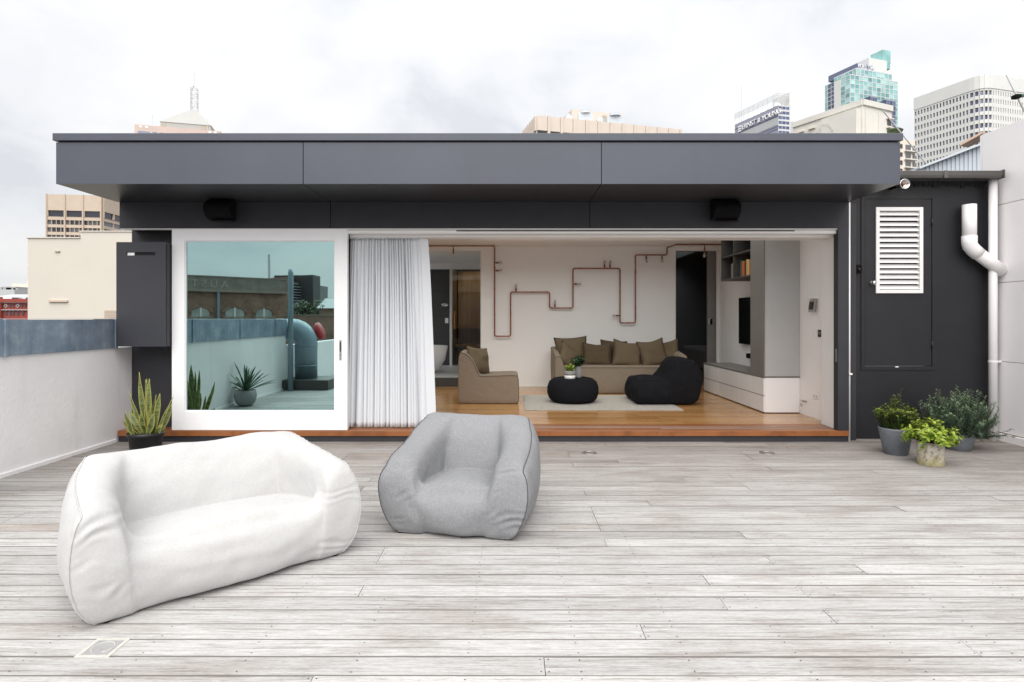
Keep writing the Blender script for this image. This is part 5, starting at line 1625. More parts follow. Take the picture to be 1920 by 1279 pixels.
grid_face(wall, wtw, l4, wl, rows, 1, .1, .9, ('glass_teal',), 0.25, rc, ztw, rows[-1][0] - 1)
wall.build('mullions', 'steel_white', wtw)
m = MB(); m.wallbox(lq, l3, 0.0, 0.9, rows[-1][0] - 1, ztw - 1, out_normal(lq, l3)); m.build('white_pier', 'office_white', wtw)
# upper tier
z2 = gz(127, 506); t0_ = Vector(P2(1606, 506)); t1_ = Vector(at_height(1672, 139, z2)); t2_ = Vector(at_height(1564, 146, z2))
MB().prism(para(t0_, t1_ - t0_, t2_ - t0_), ztw - 1, z2 - 0.3).build('upper_core', 'glass_teal_deep', wtw)
wall = MB(); rr_ = [(z2 - 1 - (i + 1) * ph + .4, z2 - 1 - i * ph) for i in range(2)]
grid_face(wall, wtw, tuple(t0_), tuple(t1_), rr_, 9, .06, .94, TM, 0.25, rc, z2, ztw - 4)
grid_face(wall, wtw, tuple(t0_), tuple(t2_), rr_, 6, .06, .94, TM, 0.25, rc, z2, ztw - 4)
wall.build('mullions', 'steel_white', wtw)
z3 = gz(118, 508); s0 = Vector(P2(1608, 508)); d3 = (t1_ - t0_).normalized(); e3 = (t2_ - t0_).normalized()
MB().prism(para(s0, d3 * 19, e3 * 30), z2 - .4, z3).build('sign_band', 'blue_slate', wtw)
n3 = out_normal(tuple(s0), tuple(s0 + d3 * 19))
text_mesh('sign_letters', 'WORLD TOWER', 6.3, 'door_white', wtw, (s0.x + n3[0] * .3, s0.y + n3[1] * .3, z2 + 0.4), (d3.x, d3.y, 0), (0, 0, 1), 0.15, 0.92, sx=0.47)
z4 = gz(108, 520); c0 = Vector(P2(1629, 520))
MB().prism(para(c0, d3 * 22, e3 * 14), z2 - 12, z4).build('plant_room', 'office_white', wtw)
z5 = gz(93, 528); g0 = Vector(P2(1655, 528))
MB().prism(para(g0, d3 * 9.2, e3 * 12), z4 - 6, z5).build('glass_crown', 'glass_teal', wtw)
wall = MB()
for i in range(5):
    q = g0 + d3 * (9.2 * i / 4); wall.wallbox(tuple(q), tuple(q + d3 * .25), 0, .3, z4 - 1, z5, n3)
wall.build('crown_fins', 'glass_teal_pale', wtw)
# dark lower wings
wall = MB()
for px0, px1, py, dpt in ((1632, 1648, 180, 470), (1662, 1685, 186, 460)):
    zz = gz(py, dpt); q0 = Vector(P2(px0, dpt)); q1 = q0 + d3 * ((px1 - px0) * dpt / F)
    MB().prism(para(q0, q1 - q0, e3 * 8), GZ, zz - .1).build('wing', 'glass_navy', wtw)
    grid_face(wall, wtw, tuple(q0), tuple(q1), [(zz - 1 - (i + 1) * ph + .5, zz - 1 - i * ph) for i in range(6)], 3, .06, .94, ('glass_steelblue', 'glass_navy'), .2, rc, zz, zz - 45)
wall.build('wing_mullions', 'lavender_panel', wtw)

# ---------------------------------------------------------------- blue grey tower with sign and roof railing
et = thing('sign_tower', 'blue grey tower with large roof sign lettering and open railing', 'building', (185, 400, GZ))
k_ = 400
ze = gz(197, k_); ec = Vector(P2(1459, k_)); el_ = Vector(at_height(1378, 234, ze)); er = Vector(at_height(1480, 199, ze))
MB().prism(para(ec, er - ec, el_ - ec), GZ, ze).build('core', 'lavender_panel', et)
nL = out_normal(tuple(ec), tuple(el_)); nR = out_normal(tuple(ec), tuple(er))
wall = MB(); pr = 9.2 * k_ / F
rws = [(ze - .8 - i * pr - pr * .62, ze - .8 - i * pr) for i in range(6)]
grid_face(wall, et, tuple(ec), tuple(er), rws, 3, .04, .96, ('glass_blue', 'glass_steelblue'), .25, rc, ze, rws[-1][0] - .5)
wall.build('facade', 'steel_white', et)
m = MB()
for z0, z1 in ((3.4, 3.7), (7.2, 7.6), (14.5, 14.8), (16.2, 16.5)):
    m.wallbox(tuple(ec), tuple(el_), 0, .3, ze - z1, ze - z0, nL)
m.build('dark_band', 'blue_slate', et)
m = MB(); m.wallbox(tuple(ec), tuple(el_), 0, .2, ze - 13.6, ze - 8.2, nL); m.build('pale_band', 'roof_grey', et)
Le = (el_ - ec).length
ud = (ec - el_).normalized()
o0 = el_ + ud * (Le * .20)
text_mesh('sign_letters', 'ERNST & YOUNG', 5.0, 'door_white', et, (o0.x + nL[0] * .9, o0.y + nL[1] * .9, ze - 6.6), (ud.x, ud.y, 0), (0, 0, 1), .35, 0.95, sx=1.02)
m = MB()
for i in range(3):
    q = el_ + ud * (Le * (.10 + .0 * i)); m.wallbox(tuple(q), tuple(q + ud * 3.4), .4, .9, ze - 7.2 + i * 1.7, ze - 6.2 + i * 1.7, nL)
m.build('sign_emblem', 'door_white', et)
m = MB()
zr = gz(175, k_)
for i in range(4):
    z = zr - i * 1.15
    m.bar((*el_, z), (*ec, z), .28); m.bar((*ec, z), (*er, z), .28)
for i in range(10):
    q = el_.lerp(ec, i / 9); m.bar((*q, ze), (*q, zr), .22)
q = ec.lerp(er, .5); m.bar((*q, ze), (*q, zr), .22)
m.build('roof_railing', 'steel_white', et)
MB().prism(para(er, (er - ec).normalized() * 1.0, (el_ - ec) * .35), GZ, gz(171, k_)).build('corner_fin', 'office_white', et)
for i in range(5):
    q = ec.lerp(el_, .12 + .15 * i) + (er - ec) * .4
    mm = Matrix.Rotation(R(62), 4, 'X')
    MB().lathe([(0.3, 0), (1.6, .5), (2.3, 1.2), (2.2, 1.25), (1.4, .7), (.2, .3)], 16, (q.x, q.y, ze + 1.2), M=mm).build('satellite_dish', 'door_white', et, smooth=True)
q = el_.lerp(ec, .16); MB().tube([(*q, ze), (*q, gz(142, k_ * 1.04))], .12, 6).build('roof_aerial', 'roof_grey', et)
MB().prism(para(er + (er - ec).normalized() * 1.1, (er - ec) * 2.0, (el_ - ec) * .6), GZ, gz(226, k_)).build('rear_wing', 'roof_grey', et)

# ---------------------------------------------------------------- white hotel with stepped roof
ht = thing('white_hotel', 'cream white building with a long sloping parapet and small windows', 'building', (70, 125, GZ))
zh = gz(187, 120); hc_ = Vector(P2(1617, 120)); hr = Vector(at_height(1672, 200, zh)); hl = Vector(at_height(1487, 231, zh))
MB().prism(para(hc_, hr - hc_, hl - hc_), GZ, zh).build('wall', 'hotel_white', ht)
nl = out_normal(tuple(hc_), tuple(hl)); nr_ = out_normal(tuple(hc_), tuple(hr))
m = MB(); m.wallbox(tuple(hc_), tuple(hl), 0, .35, zh - 1.1, zh + .05, nl); m.wallbox(tuple(hc_), tuple(hr), 0, .35, zh - 1.1, zh + .06, nr_)
m.build('parapet_cap', 'hotel_white', ht)
m = MB(); m.wallbox(tuple(hc_.lerp(hl, .02)), tuple(hc_.lerp(hl, .50)), 0, 1.6, GZ, zh - 1.9, nl); m.build('stair_wall', 'hotel_white', ht)
m = MB(); m.wallbox(tuple(hc_.lerp(hr, .08)), tuple(hc_.lerp(hr, .10)), 0, .2, GZ, zh - 1.8, nr_); m.wallbox(tuple(hc_.lerp(hr, .52)), tuple(hc_.lerp(hr, .535)), 0, .2, GZ, zh - 1.8, nr_)
m.build('wall_rib', 'hotel_white', ht)
for t_, w_ in ((.97, .05), (.86, .06), (.70, .07)):
    p, q = hl.lerp(hc_, 1 - t_), hl.lerp(hc_, 1 - t_ + w_)
    pane('window', 'glass_dark', ht, tuple(p), tuple(q), zh - 5.4, zh - 4.0, .03, nl)
for t_ in (.35, .55, .75, .92):
    p, q = hl.lerp(hc_, 1 - t_), hl.lerp(hc_, 1 - t_ + .1)
    m = MB(); m.wallbox(tuple(p), tuple(q), .0, .5, zh - 2.8, zh - 2.5, nl); m.build('ledge', 'balcony_beige', ht)
for i in range(4):
    for c in (.72, .0):
        if c == 0: continue
        p, q = hc_.lerp(hr, .84), hc_.lerp(hr, .97)
        z1 = zh - 3.1 - i * 1.9
        pane('window', 'glass_dark', ht, tuple(p), tuple(q), z1 - 1.1, z1, .04, nr_)
        m = MB(); m.wallbox(tuple(hc_.lerp(hr, .80)), tuple(hr), .02, .6, z1 + .15, z1 + .35, nr_); m.build('ledge', 'balcony_beige', ht)
fan = MB()
for k in range(8):
    p0 = hc_.lerp(hl, .50) ; base_ = (p0.x + nl[0] * .4, p0.y + nl[1] * .4, zh - 7.0)
    dq = (hc_ - hl).normalized() * (3.2 * math.cos(R(10 + k * 10))); fan.bar(base_, (base_[0] + dq.x + nl[0] * 1.4, base_[1] + dq.y + nl[1] * 1.4, base_[2] + 4.2 * math.sin(R(10 + k * 10))), .12)
fan.build('roof_fan', 'hotel_white', ht)
MB().lathe([(.3, 0), (1.3, .3), (1.5, .8), (.9, 1.2), (.1, 1.3)], 9, (*pt(1678, 250, 118)[:2], pt(1678, 252, 118).z)).build('roof_shrub', 'leaf_tree', ht)
# balcony block behind the roof corner
bb = thing('balcony_block', 'beige apartment block with small balconies right of the roof corner', 'building', (78, 110, GZ))
zb2 = gz(232, 110); b0_ = Vector(P2(1672, 110)); b1_ = Vector(P2(1716, 112)); b2_ = b0_ + Vector((4, 14))
MB().prism(para(b0_, b1_ - b0_, b2_ - b0_), GZ, gz(258, 110)).build('wall', 'balcony_beige', bb)
nb_ = out_normal(tuple(b0_), tuple(b1_))
for i in range(5):
    z1 = gz(268 + i * 15.5, 110)
    pane('window', 'glass_grey', bb, tuple(b0_.lerp(b1_, .58)), tuple(b0_.lerp(b1_, .80)), z1 - 1.0, z1, .03, nb_)
    pane('window', 'glass_dark', bb, tuple(b0_.lerp(b1_, .36)), tuple(b0_.lerp(b1_, .44)), z1 - .8, z1, .03, nb_)
    pane('window', 'glass_grey', bb, tuple(b0_.lerp(b1_, .88)), tuple(b0_.lerp(b1_, .97)), z1 - .9, z1, .03, nb_)
    m = MB(); m.wallbox(tuple(b0_.lerp(b1_, .52)), tuple(b1_), 0, .5, z1 - 1.35, z1 - 1.15, nb_); m.build('balcony_slab', 'hotel_white', bb)

# ---------------------------------------------------------------- beige block behind the roof
be = thing('beige_block', 'beige concrete block with ribbed parapet above the middle of the roof', 'building', (25, 187, GZ))
zq = gz(217, 180); q0 = Vector(P2(1006, 180)); q1 = Vector(at_height(1277, 244, zq)); q2 = Vector(at_height(981, 247, zq))
MB().prism(para(q0, q1 - q0, q2 - q0), GZ, zq - .4).build('core', 'beige_concrete', be)
nq = out_normal(tuple(q0), tuple(q1)); nq2 = out_normal(tuple(q0), tuple(q2))
Nb = 12
for i in range(Nb):
    m = MB(); m.wallbox(tuple(q0.lerp(q1, (i + .03) / Nb)), tuple(q0.lerp(q1, (i + .80) / Nb)), 0, .5, zq - 4.6, zq, nq)
    m.build('parapet_panel', 'beige_concrete', be)
    m = MB(); m.wallbox(tuple(q0.lerp(q1, (i + .82) / Nb)), tuple(q0.lerp(q1, (i + 1.01) / Nb)), 0, .8, zq - 14, zq + .05, nq)
    m.build('pier', 'beige_concrete', be)
    if i < 5:
        pane('window', 'glass_dark', be, tuple(q0.lerp(q1, (i + .06) / Nb)), tuple(q0.lerp(q1, (i + .78) / Nb)), zq - 8.2, zq - 4.7, .04, nq)
for i in range(6):
    m = MB(); m.wallbox(tuple(q0.lerp(q2, (i + .05) / 6)), tuple(q0.lerp(q2, (i + .8) / 6)), 0, .5, zq - 4.6, zq - .05, nq2); m.build('parapet_panel', 'beige_concrete', be)
pr0 = Vector(P2(1072, 196)); zpr = gz(205, 196)
dq_ = (q1 - q0).normalized(); dq2 = (q2 - q0).normalized()
pr1 = Vector(at_height(1167, 214, zpr))
MB().prism(para(pr0, pr1 - pr0, dq2 * 9), zq - 1, zpr).build('plant_room', 'beige_concrete', be)
m = MB(); m.wallbox(tuple(pr0.lerp(pr1, .60)), tuple(pr0.lerp(pr1, .78)), 0, .1, zq - .3, zpr - 1.1, out_normal(tuple(pr0), tuple(pr1))); m.build('dark_louvre', 'grille_tan', be)
for px, py, w in ((1066, 219, 1.0), (1097, 214, 2.3), (1124, 224, 1.0), (1152, 219, 2.6)):
    c = Vector(P2(px, 190)); zc = gz(py, 190)
    m = MB()
    m.box(c.x - w, c.x + w, c.y - 1.2, c.y + 1.2, zq - .6, zc)
    m.lathe([(w * .9, 0), (w * .62, .5), (w * .62, .9), (w * .5, .95)], 14, (c.x, c.y, zc))
    m.build('cooling_tower', 'pale_cladding', be)

# ---------------------------------------------------------------- pyramid topped tower (left)
pm = thing('pyramid_tower', 'pink granite tower with a white pyramid roof and lattice mast', 'building', (-180, 305, GZ))
zy = gz(233, 300); y0_ = Vector(P2(252, 300)); y1_ = Vector(at_height(413, 246, zy)); back_ = Vector((9, 38))
back_ = Vector((-(y1_ - y0_).y, (y1_ - y0_).x)).normalized() * 38
MB().prism(para(y0_, y1_ - y0_, back_), GZ, zy).build('wall', 'pink_granite', pm)
ny_ = out_normal(tuple(y0_), tuple(y1_))
for a, b in ((.04, .17), (.205, .255), (.285, .335), (.365, .415), (.445, .495), (.53, .58), (.62, .67)):
    pane('window', 'glass_steelblue', pm, tuple(y0_.lerp(y1_, a)), tuple(y0_.lerp(y1_, b)), zy - 6, zy - 3.3, .03, ny_)
for a in (.055, .125, .86, .925):
    pane('light_panel', 'door_white', pm, tuple(y0_.lerp(y1_, a)), tuple(y0_.lerp(y1_, a + .03)), zy - 1.5, zy - .5, .06, ny_)
ub = (y1_ - y0_).normalized(); vb = back_.normalized(); W_ = (y1_ - y0_).length
zbx = gz(226, 306)
bA = y0_ + ub * (W_ * .26) + vb * 5
MB().prism(para(bA, ub * (W_ * .60), vb * 28), zy - .2, zbx).build('plant_room', 'white_metal', pm)
nb2 = ny_
for a, b in ((.28, .325), (.735, .835)):
    p = y0_ + ub * (W_ * a) + vb * 5; q = y0_ + ub * (W_ * b) + vb * 5
    pane('vent_grille', 'grille_tan', pm, tuple(p), tuple(q), zbx - 2.3, zbx - .4, .03, nb2)
ztp = gz(200, 318)
base4 = para(bA - ub * .3 - vb * .3, ub * (W_ * .60 + .6), vb * 28.6)
cen = sum((Vector(p) for p in base4), Vector((0, 0))) / 4
tx = cen + ub * 0.8
top4 = [tuple(tx + ub * a + vb * b) for a, b in ((-1.6, -1.6), (1.6, -1.6), (1.6, 1.6), (-1.6, 1.6))]
m = MB(); n0 = 0
m.v += [(p[0], p[1], zbx + .02) for p in base4] + [(p[0], p[1], ztp) for p in top4]
m.f += [(3, 2, 1, 0), (4, 5, 6, 7)] + [(i, (i + 1) % 4, 4 + (i + 1) % 4, 4 + i) for i in range(4)]
m.build('pyramid_roof', 'white_metal', pm)
zm1 = gz(158, 318); m = MB()
for p in top4: m.bar((p[0], p[1], ztp - .5), (p[0], p[1], zm1), .30)
for k in range(5):
    za = ztp + (zm1 - ztp) * k / 5; zb3 = ztp + (zm1 - ztp) * (k + 1) / 5
    for i in range(4):
        p, q = top4[i], top4[(i + 1) % 4]
        m.bar((*p, za), (*q, zb3), .13); m.bar((*p, zb3), (*q, zb3), .14)
        if k % 2: m.bar((*q, za), (*p, zb3), .13)
for p in top4: m.bar((p[0], p[1], zm1), (tx.x, tx.y, zm1 + 2), .3)
m.build('lattice_mast', 'steel_white', pm)
MB().tube([(tx.x, tx.y, zm1 + 1.6), (tx.x, tx.y, gz(127, 318))], .16, 6).build('mast_aerial', 'steel_white', pm)
for a in (.18, .83):
    p = y0_ + ub * (W_ * a) + vb * 3; MB().tube([(*p, zy), (*p, zy + 7)], .10, 5).build('roof_aerial', 'steel_white', pm)

# ---------------------------------------------------------------- tan tower behind the cream wall
tt = thing('tan_tower', 'tan concrete tower with dark ribbon windows behind the cream wall', 'building', (-165, 220, GZ))
zt2 = gz(364.5, 220); k0 = Vector(P2(90, 220)); k1 = Vector(at_height(192, 367.5, zt2)); k2 = Vector(at_height(246, 384, zt2))
core = MB().prism([tuple(k0 + Vector((.2, .5))), tuple(k1 + Vector((0, .5))), tuple(k2 + Vector((-.3, .2))), tuple(k2 + Vector((-18, 12)))], GZ, zt2 - .2)
core.build('core', 'tan_concrete', tt)
wall = MB(); sc_ = 220 / F
def zrow(py): return EYE - (py - 598) * sc_
rows = [(zrow(406), zrow(394.5))] + [(zrow(421 + i * 14), zrow(412.5 + i * 14)) for i in range(3)]
grid_face(wall, tt, tuple(k0), tuple(k1), rows[:1], 3, .06, .94, ('glass_dark',), .7, rc, zt2, rows[0][0] - .01)
grid_face(wall, tt, tuple(k0), tuple(k1), rows[1:], 12, .05, .95, ('glass_grey', 'glass_dark', 'glass_grey'), .6, rc, rows[0][0] - .02, rows[-1][0] - 1)
grid_face(wall, tt, tuple(k1), tuple(k2), rows[:1], 3, .05, .95, ('glass_dark',), .7, rc, zt2, rows[0][0] - .01)
grid_face(wall, tt, tuple(k1), tuple(k2), rows[1:], 3, .03, .97, ('glass_grey', 'glass_dark'), .5, rc, rows[0][0] - .02, rows[-1][0] - 1)
wall.build('facade', 'tan_light', tt)
m = MB()
for i in range(4):
    q = k0.lerp(k1, i / 3); m.wallbox(tuple(q - Vector((.22, 0))), tuple(q + Vector((.22, 0))), .5, 1.0, rows[-1][0] - 1, zt2 + .1, (0, -1))
m.build('pier', 'tan_light', tt)

# ---------------------------------------------------------------- cream rendered building
cb = thing('cream_building', 'blank cream rendered building with a stepped parapet beyond the terrace', 'building', (-18, 25, GZ))
cY = 25.0
cx0, cx1, cx2 = gx(52, cY), gx(151, cY), gx(262, cY)
bx('wall', 'cream_render', cb, cx0, cx1, cY, cY + 9, GZ, gz(447, cY))
bx('wall', 'cream_render', cb, cx1, cx2, cY, cY + 9, GZ, gz(435, cY))
bx('coping', 'cream_render', cb, cx0 - .05, cx1 - .002, cY - .05, cY + .4, gz(446.8, cY), gz(444.8, cY))
bx('coping', 'cream_render', cb, cx1 - .03, cx2, cY - .04, cY + .4, gz(434.8, cY), gz(432.8, cY))
bx('overflow', 'grille_tan', cb, gx(104, cY), gx(113, cY), cY - .05, cY, gz(473, cY), gz(470.5, cY))
bx('ledge', 'tan_light', cb, gx(93, cY), gx(128, cY), cY - .08, cY, gz(566.5, cY), gz(563, cY))
for i in range(5):
    bx('vent_slat', 'tan_concrete', cb, gx(196, cY), gx(235, cY), cY - .02, cY + .06, gz(583.5 + i * 3, cY), gz(582 + i * 3, cY))

# ---------------------------------------------------------------- red brick building and roofs far left
rb = thing('red_brick_building', 'red brick building with white diamond panels far left', 'building', (-85, 92, GZ))
rY = 90.0
rzz = lambda p: gz(p, rY)
rxx = lambda p: gx(p, rY)
bx('wall', 'red_brick_far', rb, rxx(-60), rxx(60), rY, rY + 14, GZ, rzz(561))
bx('cornice', 'red_brick_far', rb, rxx(-60), rxx(60), rY - .5, rY - .01, rzz(567), rzz(560.5))
for py in (567.5, 581):
    bx('stone_band', 'roof_grey', rb, rxx(-60), rxx(60), rY - .35, rY - .02, rzz(py + .8), rzz(py - .4))
dm = MB().extrude([(-.32, 0), (0, -.32), (.32, 0), (0, .32)], 'y', -.12, 0).mesh('diamond_panel', 'roof_grey')
dm2 = MB().extrude([(-.18, 0), (0, -.18), (.18, 0), (0, .18)], 'y', -.16, -.125).mesh('diamond_window', 'glass_dark')
for px in (-31, -10, 12, 34):
    place('diamond_panel', dm, rb, (rxx(px), rY - .01, rzz(573.5))); place('diamond_window', dm2, rb, (rxx(px), rY - .01, rzz(573.5)))
for px in (-42, -22, -2, 1, 20, 26, 42, 48):
    pane('window', 'glass_dark', rb, (rxx(px - 1.3), rY), (rxx(px + 1.3), rY), rzz(576.5), rzz(571), .02, (0, -1))
for px in (-32, -22, -10, 0, 12, 20, 26, 34, 44):
    pane('window', 'glass_dark', rb, (rxx(px - 1.7), rY), (rxx(px + 1.7), rY), rzz(591.5), rzz(583.5), .02, (0, -1))
bx('pilaster', 'red_brick_far', rb, rxx(3.5), rxx(5.5), rY - .45, rY - .01, GZ, rzz(557))
m = MB(); m.v += [(rxx(-60), rY + .5, rzz(561)), (rxx(60), rY + .5, rzz(561)), (rxx(60), rY + 8, rzz(548)), (rxx(-60), rY + 8, rzz(548)), (rxx(60), rY + 14, rzz(561)), (rxx(-60), rY + 14, rzz(561))]
m.f += [(0, 1, 2, 3), (3, 2, 4, 5), (0, 3, 5), (1, 4, 2)]
m.build('metal_roof', 'roof_grey', rb)
for px in (14, 40):
    bx('dormer', 'glass_dark', rb, rxx(px), rxx(px + 7), rY + .8, rY + 2.2, rzz(561), rzz(557.5))
sg = thing('stone_block', 'pale stone stepped block behind the red brick building', 'building', (-120, 140, GZ))
for a, b, py, d in ((22, 80, 532, 0), (38, 80, 526, 2), (40, 80, 519, 5)):
    bx('tier', 'balcony_beige', sg, gx(a, 140), gx(b, 140), 140 + d, 160, GZ, gz(py, 140))
wr_ = thing('warehouse_roof', 'low grey roofs with plant boxes behind the red brick building', 'building', (-130, 128, GZ))
bx('wall', 'roof_grey', wr_, gx(-60, 128), gx(27, 128), 128, 138, GZ, gz(543, 128))
for a, b, py in ((-20, -4, 538), (4, 14, 539), (17, 26, 540), (-2, 22, 537.2)):
    bx('roof_plant', 'concrete_grey', wr_, gx(a, 129), gx(b, 129), 130, 134, gz(545, 128), gz(py, 129))

# ---------------------------------------------------------------- pale clad roof behind the shed, mast on the right wall
cl = thing('clad_gable', 'pale blue metal clad gable wall behind the shed gutter', 'wall', (6, 9.5, 3))
gY = 10.2
MB().extrude([(gx(1700, gY), 2.6), (gx(1862, gY), 2.6), (gx(1862, gY), gz(262, gY)), (gx(1841, gY), gz(270, gY)), (gx(1720, gY), gz(317, gY)), (gx(1700, gY), gz(324, gY))], 'y', gY, gY + .2).build('cladding', 'pale_cladding', cl)
for k in range(14):
    x = gx(1735 + k * 8, gY); zt_k = gz(317 - (1735 + k * 8 - 1720) * 0.388, gY)
    bx('standing_seam', 'pale_cladding', cl, x, x + .012, gY - .018, gY, 3.0, zt_k)
m = MB(); m.bar((gx(1716, gY), gY + .05, gz(318, gY)), (gx(1845, gY), gY + .05, gz(268, gY)), .34, .03); m.build('ridge_flashing', 'pale_cladding', cl)
m = MB()
e0, e1, e2, e3_ = pt(1800, 273.5, 13), pt(1841, 251, 13), pt(1860, 255, 14), pt(1815, 277, 14)
m.v += [tuple(v) for v in (e0, e1, e2, e3_)] + [tuple(v + Vector((0, 0, .05))) for v in (e0, e1, e2, e3_)]
m.f += [(3, 2, 1, 0), (4, 5, 6, 7)] + [(i, (i + 1) % 4, 4 + (i + 1) % 4, 4 + i) for i in range(4)]
m.build('roof_eave', 'eave_pink', cl)
ms = thing('stay_mast', 'thin leaning steel pole with dark clamp above the right wall', 'mast', (6.6, 7, 3.9))
a_, b_ = pt(1887, 140, 7.0), pt(1932, 232, 7.0)
MB().tube([a_, b_], .010, 8).build('pole', 'roof_grey', ms, smooth=True)
cpt = pt(1905, 182, 7.0)
MB().box(cpt.x - .03, cpt.x + .04, 6.96, 7.04, cpt.z - .02, cpt.z + .025).build('clamp', 'black_plastic', ms, bevel=.006)
MB().bar(cpt + Vector((.03, 0, .01)), cpt + Vector((.5, 0, .06)), .03).build('arm', 'green_paint', ms)
gw = thing('guy_wire', 'thin guy wire slanting down behind the roof corner', 'cable', (6, 14, 5))
MB().tube([pt(1655, 207, 16), pt(1735, 305, 16), pt(1752, 326, 16)], .018, 6).build('wire', 'roof_grey', gw)

# ================================================================ what the door glass mirrors: the terrace end and the city behind
GP = 7.252
def vY(Yv): return 2 * GP - Yv
def mp(px, py, Yv): return Vector((gx(px, Yv), vY(Yv), gz(py, Yv)))
# rear low wall and end of the terrace
ew = thing('end_wall', 'low white rendered wall at the far end of the terrace', 'wall', (0, -6.1, 0))
bx('rendered_wall', 'stucco', ew, -5.17, 6.45, -6.2, -6.0, -0.03, 0.52)
bx('coping', 'frame_white', ew, -5.2, 6.47, -6.25, -5.96, 0.521, 0.56, bevel=.005)
bx('rendered_wall', 'stucco', ew, -5.17, -4.95, -6.0, 1.9, -0.03, 0.95)
# galvanised duct with red cap
du = thing('roof_duct', 'fat galvanised duct elbow with a red cap standing on the deck', 'duct', (-4.5, 1.6, 0))
dc = mp(574, 690, 12.9)
el2 = [(dc.x, dc.y, 0.22), (dc.x, dc.y, 1.0)] + [(dc.x - 0.30 + 0.30 * math.cos(R(a)), dc.y, 1.0 + 0.30 * math.sin(R(a))) for a in range(15, 91, 15)] + [(dc.x - 1.1, dc.y, 1.30)]
MB().tube(el2, 0.24, 24).build('duct_elbow', 'duct_metal', du, smooth=True)
for z in (0.5, 0.95): MB().lathe([(0.25, z - .012), (0.25, z + .012)], 24, (dc.x, dc.y, 0)).build('duct_band', 'duct_metal', du, smooth=True)
MB().lathe([(0.19, 0), (0.205, 0.02), (0.205, 0.08), (0.15, 0.11), (0.05, 0.12)], 24, (dc.x + 0.16, dc.y - .30, 1.24), M=Matrix.Rotation(R(70), 4, 'Y')).build('red_cap', 'red_plastic', du, smooth=True)
bx('duct_plinth', 'joinery_dark', du, dc.x - 0.55, dc.x + 0.65, dc.y - 0.5, dc.y + 0.5, 0.005, 0.22, bevel=.01)
ap = thing('aerial_post', 'dark tall antenna post beside the duct', 'mast', (-4.9, 1.9, 0))
c = mp(545, 600, 12.3)
MB().tube([(c.x, c.y, 0.0), (c.x, c.y, gz(512, 12.3)), (c.x, c.y, gz(505, 12.3))], [.055, .055, .04], 12).build('post', 'duct_metal', ap, smooth=True)
yp = thing('yucca_plant', 'spiky yucca plant in a round pale pot by the parapet', 'plant', (-4.7, 4.8, 0))
yc = Vector((-4.72, vY(10.2), 0))
MB().lathe([(0.10, 0), (0.16, .06), (0.19, .18), (0.17, .28), (0.15, .28), (0.14, .24), (0.02, .24)], 24, yc).build('pot', 'concrete_grey', yp, smooth=True)
ry = random.Random(9)
for k in range(34):
    a = ry.uniform(0, 6.28); e_ = ry.uniform(.35, 1.4); L_ = ry.uniform(.42, .66)
    d = Vector((math.cos(a) * math.cos(e_), math.sin(a) * math.cos(e_), math.sin(e_)))
    m = MB(); m.attr = []
    leaf_geom(m, yc + Vector((0, 0, .25)), d, L_, .05, Vector((0, 0, 1)), .3, .12, nseg=5)
    m.build('leaf', 'leaf_dark', yp, fix=False)
# brick building with arched windows
bf = thing('brick_warehouse', 'old brick warehouse with arched windows and faded parapet lettering', 'building', (-18, -24, GZ))
f0 = mp(300, 598, 36.0); f1 = mp(537, 598, 41.0)
F0, F1 = Vector((f0.x, f0.y)), Vector((f1.x, f1.y))
nF = out_normal(tuple(F0), tuple(F1)); dF = (F1 - F0).normalized(); LF = (F1 - F0).length
ztF = 1.54 + 77 * 36.8 / F + .15
MB().prism([tuple(F0), tuple(F1), tuple(F1 - Vector(nF) * 10), tuple(F0 - Vector(nF) * 10)], GZ, ztF - .8).build('wall', 'brick_far', bf)
m = MB(); m.wallbox(tuple(F0), tuple(F1), -.3, .03, ztF - .8, ztF, nF); m.build('parapet', 'render_grey_far', bf)
m = MB(); m.wallbox(tuple(F0), tuple(F1), 0, .30, ztF - 1.0, ztF - .82, nF); m.build('cornice', 'mortar_band', bf)
m = MB(); m.wallbox(tuple(F0), tuple(F1), -.32, .08, ztF, ztF + .06, nF); m.build('parapet_cap', 'mortar_band', bf)
def fpt(px):
    "distance along the facade that mirrors to photo column px"
    lo, hi = 0.0, LF
    for _ in range(40):
        t = (lo + hi) / 2; p = F0 + dF * t; q = 960 + p.x * F / (2 * GP - p.y)
        if q < px: lo = t
        else: hi = t
    return lo
